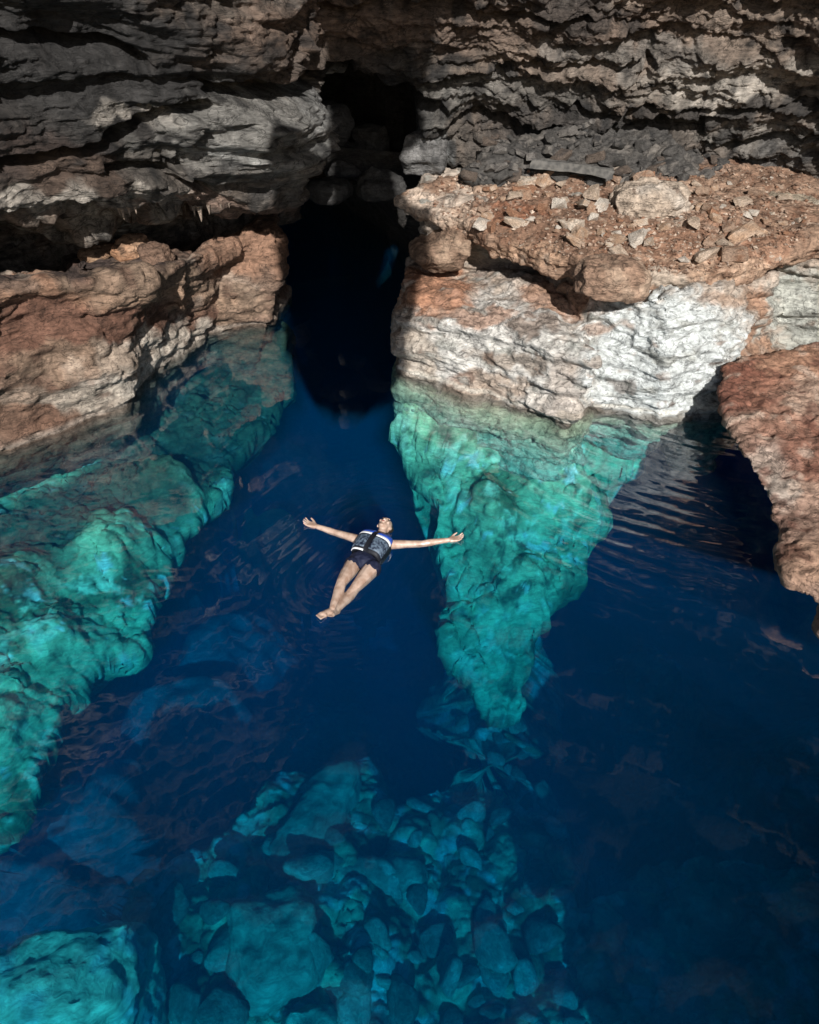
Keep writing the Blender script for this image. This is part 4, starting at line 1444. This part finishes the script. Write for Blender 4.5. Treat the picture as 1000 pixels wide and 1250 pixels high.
# ================================================================== the swimmer
def build_person():
    base = np.array(Uz(443, 681, 0.0))
    J = {k: np.array(Uz(*v)) for k, v in {
        'pelvis': (443, 681, .03), 'waist': (448, 673, .04), 'chest': (457.5, 660, .06), 'neck': (464, 651, .08), 'head': (468.5, 640.5, .09),
        'rsh': (439, 655, .05), 'lsh': (476, 660.5, .05), 'rel': (410, 646.5, .03), 'rwr': (386, 638.5, .05), 'lel': (513, 660, .03), 'lwr': (548, 655, .05),
        'rhip': (431, 685, .02), 'lhip': (454, 689, .02), 'rkn': (416.5, 706, .06), 'rank': (405.5, 738, .04), 'rtoe': (387, 749, .08),
        'lkn': (434, 712, .03), 'lank': (411, 739, .0), 'ltoe': (399, 747, .05)}.items()}
    for k_ in J:
        J[k_] = J[k_] - np.array([0, 0, .055 if k_[0] in 'rl' and k_[1:] in ('hip', 'kn', 'ank', 'toe') or k_ in ('pelvis', 'waist') else .045])
    root = empty('person', base)
    tag(root, 'person floating on the back with arms spread, wearing a navy life vest and dark shorts', 'person')
    nrm = lambda v: v / np.linalg.norm(v)
    s = nrm(J['neck'] - J['pelvis'])
    l = J['lsh'] - J['rsh']
    l = nrm(l - s * (l @ s))
    u = np.cross(l, s)
    ico = bmesh.new()
    bmesh.ops.create_icosphere(ico, subdivisions=2, radius=1)
    SPH = np.array([v.co[:] for v in ico.verts])
    ico.free()

    def ball(c, r):
        return [tuple(q) for q in SPH * r + c - base]

    def ellip(c, rl, rs_, ru, L=None, S=None, U_=None):
        L = l if L is None else L
        S = s if S is None else S
        U_ = u if U_ is None else U_
        return [tuple(q) for q in SPH[:, :1] * rl * L + SPH[:, 1:2] * rs_ * S + SPH[:, 2:] * ru * U_ + c - base]

    bm = bmesh.new()

    def cap(a, ra, b, rb):
        bm_hull(bm, ball(a, ra) + ball(b, rb))
    bm_hull(bm, ellip(J['chest'], .155, .14, .105) + ellip(J['waist'], .125, .06, .088))
    bm_hull(bm, ellip(J['waist'], .125, .06, .088) + ellip(J['pelvis'], .15, .10, .10))
    cap(J['rsh'], .055, J['chest'] - l * .06, .09)
    cap(J['lsh'], .055, J['chest'] + l * .06, .09)
    cap(J['neck'], .05, J['head'], .048)
    for sd_ in 'rl':
        cap(J[sd_ + 'sh'], .052, J[sd_ + 'el'], .038)
        mid = J[sd_ + 'el'] * .7 + J[sd_ + 'wr'] * .3
        cap(J[sd_ + 'el'], .037, mid, .04)
        cap(mid, .04, J[sd_ + 'wr'], .026)
        hip, kn, an, to = (J[sd_ + q] for q in ('hip', 'kn', 'ank', 'toe'))
        cap(hip, .092, hip * .5 + kn * .5, .078)
        cap(hip * .5 + kn * .5, .078, kn, .056)
        m = kn * .68 + an * .32 - np.array([0, 0, .012])
        cap(kn, .054, m, .056)
        cap(m, .056, an, .034)
        # foot: heel, ball, toes
        f = nrm(to - an)
        cap(an - np.array([0, 0, .02]), .036, an * .35 + to * .65, .032)
        cap(an * .35 + to * .65 - l * .015, .026, an * .35 + to * .65 + l * .025, .024)
        for k in range(5):
            c0 = an * .3 + to * .7 + l * (.034 - .017 * k) * (1 if sd_ == 'l' else -1) * -1
            cap(c0, .013 - .001 * k, c0 + f * (.06 - .006 * k), .010 - .0008 * k)
        # hand, palm up
        h = nrm(J[sd_ + 'wr'] - J[sd_ + 'el'])
        w = J[sd_ + 'wr']
        side = np.cross(np.array([0, 0, 1.0]), h)
        side = nrm(side)
        th = side if sd_ == 'r' else -side     # thumb side, palm up: away from the head is little finger
        th = -th if th[1] < 0 else th
        if sd_ == 'l':
            th = th
        zz = np.array([0, 0, 1.0])
        bm_hull(bm, ball(w + h * .02 + th * .02, .02) + ball(w + h * .02 - th * .02, .02) + ball(w + h * .09 + th * .032, .0135) + ball(w + h * .085 - th * .034, .012))
        for k, (off, ln) in enumerate([(.031, .072), (.011, .082), (-.011, .076), (-.031, .058)]):
            a = w + h * (.088 - .004 * k) + th * off
            b = a + h * ln * .5 + th * off * .25 + zz * .006
            c = b + h * ln * .48 + th * off * .2 + zz * .022
            cap(a, .0115, b, .010)
            cap(b, .010, c, .008)
        a = w + h * .03 + th * .03
        b = a + h * .04 + th * .035 + zz * .008
        c = b + h * .035 + th * .012 + zz * .012
        cap(a, .016, b, .013)
        cap(b, .013, c, .0095)
    # head tipped back, face to the roof
    f = nrm(u * .9 + s * .42 - l * .05)
    c = nrm(s * .9 - u * .42)
    L = np.cross(c, f)
    H = J['head'] + s * .02
    bm_hull(bm, ellip(H + c * .02, .074, .092, .088, L, c, f))
    bm_hull(bm, ellip(H - c * .045 + f * .028, .058, .05, .05, L, c, f) + ellip(H - c * .088 + f * .052, .026, .018, .02, L, c, f) + ellip(H + f * .02, .068, .05, .06, L, c, f))
    bm_hull(bm, ball(H + f * .10 - c * .022, .014) + ball(H + f * .088 + c * .022, .008))
    bm_hull(bm, ball(H + f * .088 - c * .026 + L * .014, .009) + ball(H + f * .088 - c * .026 - L * .014, .009))
    bm_hull(bm, ellip(H + f * .086 + c * .036, .05, .010, .010, L, c, f))
    bm_hull(bm, ellip(H + f * .083 - c * .057, .024, .008, .010, L, c, f))
    for sg in (-1, 1):
        bm_hull(bm, ellip(H + L * .077 * sg + c * .0 - f * .005, .010, .032, .02, L, c, f))
        bm_hull(bm, ellip(H + L * .042 * sg + f * .066 - c * .01, .02, .022, .016, L, c, f))
    V, N, F = fuse(bm, .0055, 4, .5)
    V = V + N * (fbm(V * 9, 3) * .004)[:, None]
    skin = plain('skin', (.38, .25, .185), .3, .5, (.53, .39, .31), .12, 13)
    body = link('body', np_mesh('body', V, F), skin, root)

    def child(name, hulls, mat, vox=.006, parent=root, sm=3):
        b = bmesh.new()
        for hh in hulls:
            bm_hull(b, hh)
        V, N, F = fuse(b, vox, sm)
        V = V + N * (fbm(V * 14 + 3, 3) * .006)[:, None]
        return link(name, np_mesh(name, V, F), mat, parent)
    navy = plain('navy_cloth', (.006, .009, .028), .7, .3, (.012, .016, .04), .3, 30)
    hipsr = []
    for sd_ in 'rl':
        hip, kn = J[sd_ + 'hip'], J[sd_ + 'kn']
        hipsr.append(ball(hip, .102) + ball(hip * .95 + kn * .05, .097))
    child('swim_shorts', [ellip(J['waist'] - s * .03, .14, .05, .1) + ellip(J['pelvis'], .165, .105, .112)] + hipsr, navy)
    # hair spread under and behind the crown
    hair = plain('dark_hair', (.018, .012, .009), .45, .4, (.03, .02, .015), .3, 60)
    child('hair', [ellip(H + c * .038 - f * .018, .079, .088, .083, L, c, f), ellip(H + c * .06 - f * .05, .085, .09, .045, L, c, f)], hair, .006)
    eye = plain('eye_dark', (.02, .015, .012), .3)
    lip = plain('lips', (.33, .13, .105), .45)
    for sg in (-1, 1):
        child('eye', [ellip(H + L * .031 * sg + f * .084 + c * .016, .014, .006, .007, L, c, f)], eye, .002, root, 1)
    child('mouth', [ellip(H + f * .092 - c * .057, .022, .006, .006, L, c, f)], lip, .002, root, 1)

    # life vest: a padded shell lofted round the trunk
    v0 = J['waist'] - s * .045 + u * .0
    v1 = J['neck'] - s * .005
    VL = np.linalg.norm(v1 - v0)
    KN = np.array([0, .12, .35, .6, .8, .92, 1.0])
    AW = np.array([.160, .172, .178, .180, .178, .168, .150])
    AH = np.array([.112, .135, .150, .150, .135, .105, .075])

    def vest_pt(t, th, grow=0.0):
        a = np.interp(t, KN, AW) + grow
        b = np.interp(t, KN, AH) + grow
        ct, st = math.cos(th), math.sin(th)
        e = .62
        X = a * math.copysign(abs(ct) ** e, ct)
        Z = b * math.copysign(abs(st) ** e, st)
        # zip groove down the front
        if st > 0:
            Z -= .020 * math.exp(-(X / .012) ** 2)
        ctr = v0 + (v1 - v0) * t
        return ctr + l * X + u * Z

    def shell(name, t0, t1, th0, th1, thick, grow, mat, parent, nt=10, na=48, slant=0.0):
        Vv, Fv = [], []
        for i in range(nt + 1):
            for j in range(na + 1):
                th = lerp(th0, th1, j / na)
                t = lerp(t0, t1, i / nt) + slant * abs(math.cos(th))
                for g in (0, 1):
                    Vv.append(vest_pt(t, th, grow - (thick if g == 0 else 0)) - base)
        idx = lambda i, j, g: (i * (na + 1) + j) * 2 + g
        for i in range(nt):
            for j in range(na):
                Fv.append((idx(i, j, 1), idx(i, j + 1, 1), idx(i + 1, j + 1, 1), idx(i + 1, j, 1)))
                Fv.append((idx(i, j, 0), idx(i + 1, j, 0), idx(i + 1, j + 1, 0), idx(i, j + 1, 0)))
        for j in range(na):
            Fv.append((idx(0, j, 0), idx(0, j + 1, 0), idx(0, j + 1, 1), idx(0, j, 1)))
            Fv.append((idx(nt, j, 0), idx(nt, j, 1), idx(nt, j + 1, 1), idx(nt, j + 1, 0)))
        for i in range(nt):
            Fv.append((idx(i, 0, 0), idx(i, 0, 1), idx(i + 1, 0, 1), idx(i + 1, 0, 0)))
            Fv.append((idx(i, na, 0), idx(i + 1, na, 0), idx(i + 1, na, 1), idx(i, na, 1)))
        return link(name, np_mesh(name, np.array(Vv), np.array(Fv)), mat, parent)
    print_ = plain('vest_print', (.006, .010, .026), .5, .4, (.11, .15, .20), .1, 34)
    blue = plain('vest_blue', (.018, .075, .42), .5, .4)
    white = plain('vest_white', (.75, .76, .78), .5, .3)
    black = plain('vest_black', (.008, .009, .014), .6, .3)
    vest = shell('life_vest', 0, .97, -.2, 2 * math.pi - .2 - .001, .03, 0, black, root, 14, 96)
    for a0, a1 in ((.12, 1.52), (1.62, 3.02)):
        shell('front_panel', .10, .62, a0, a1, .008, .006, print_, vest, 10, 24)
        shell('shoulder_panel', .74, .985, a0, a1, .008, .007, blue, vest, 6, 24)
        shell('white_band', .635, .725, a0, a1, .008, .009, white, vest, 3, 24)
    shell('hem_band', -.005, .045, 1.6, 2.9, .006, .006, white, vest, 2, 24)
    return root


build_person()
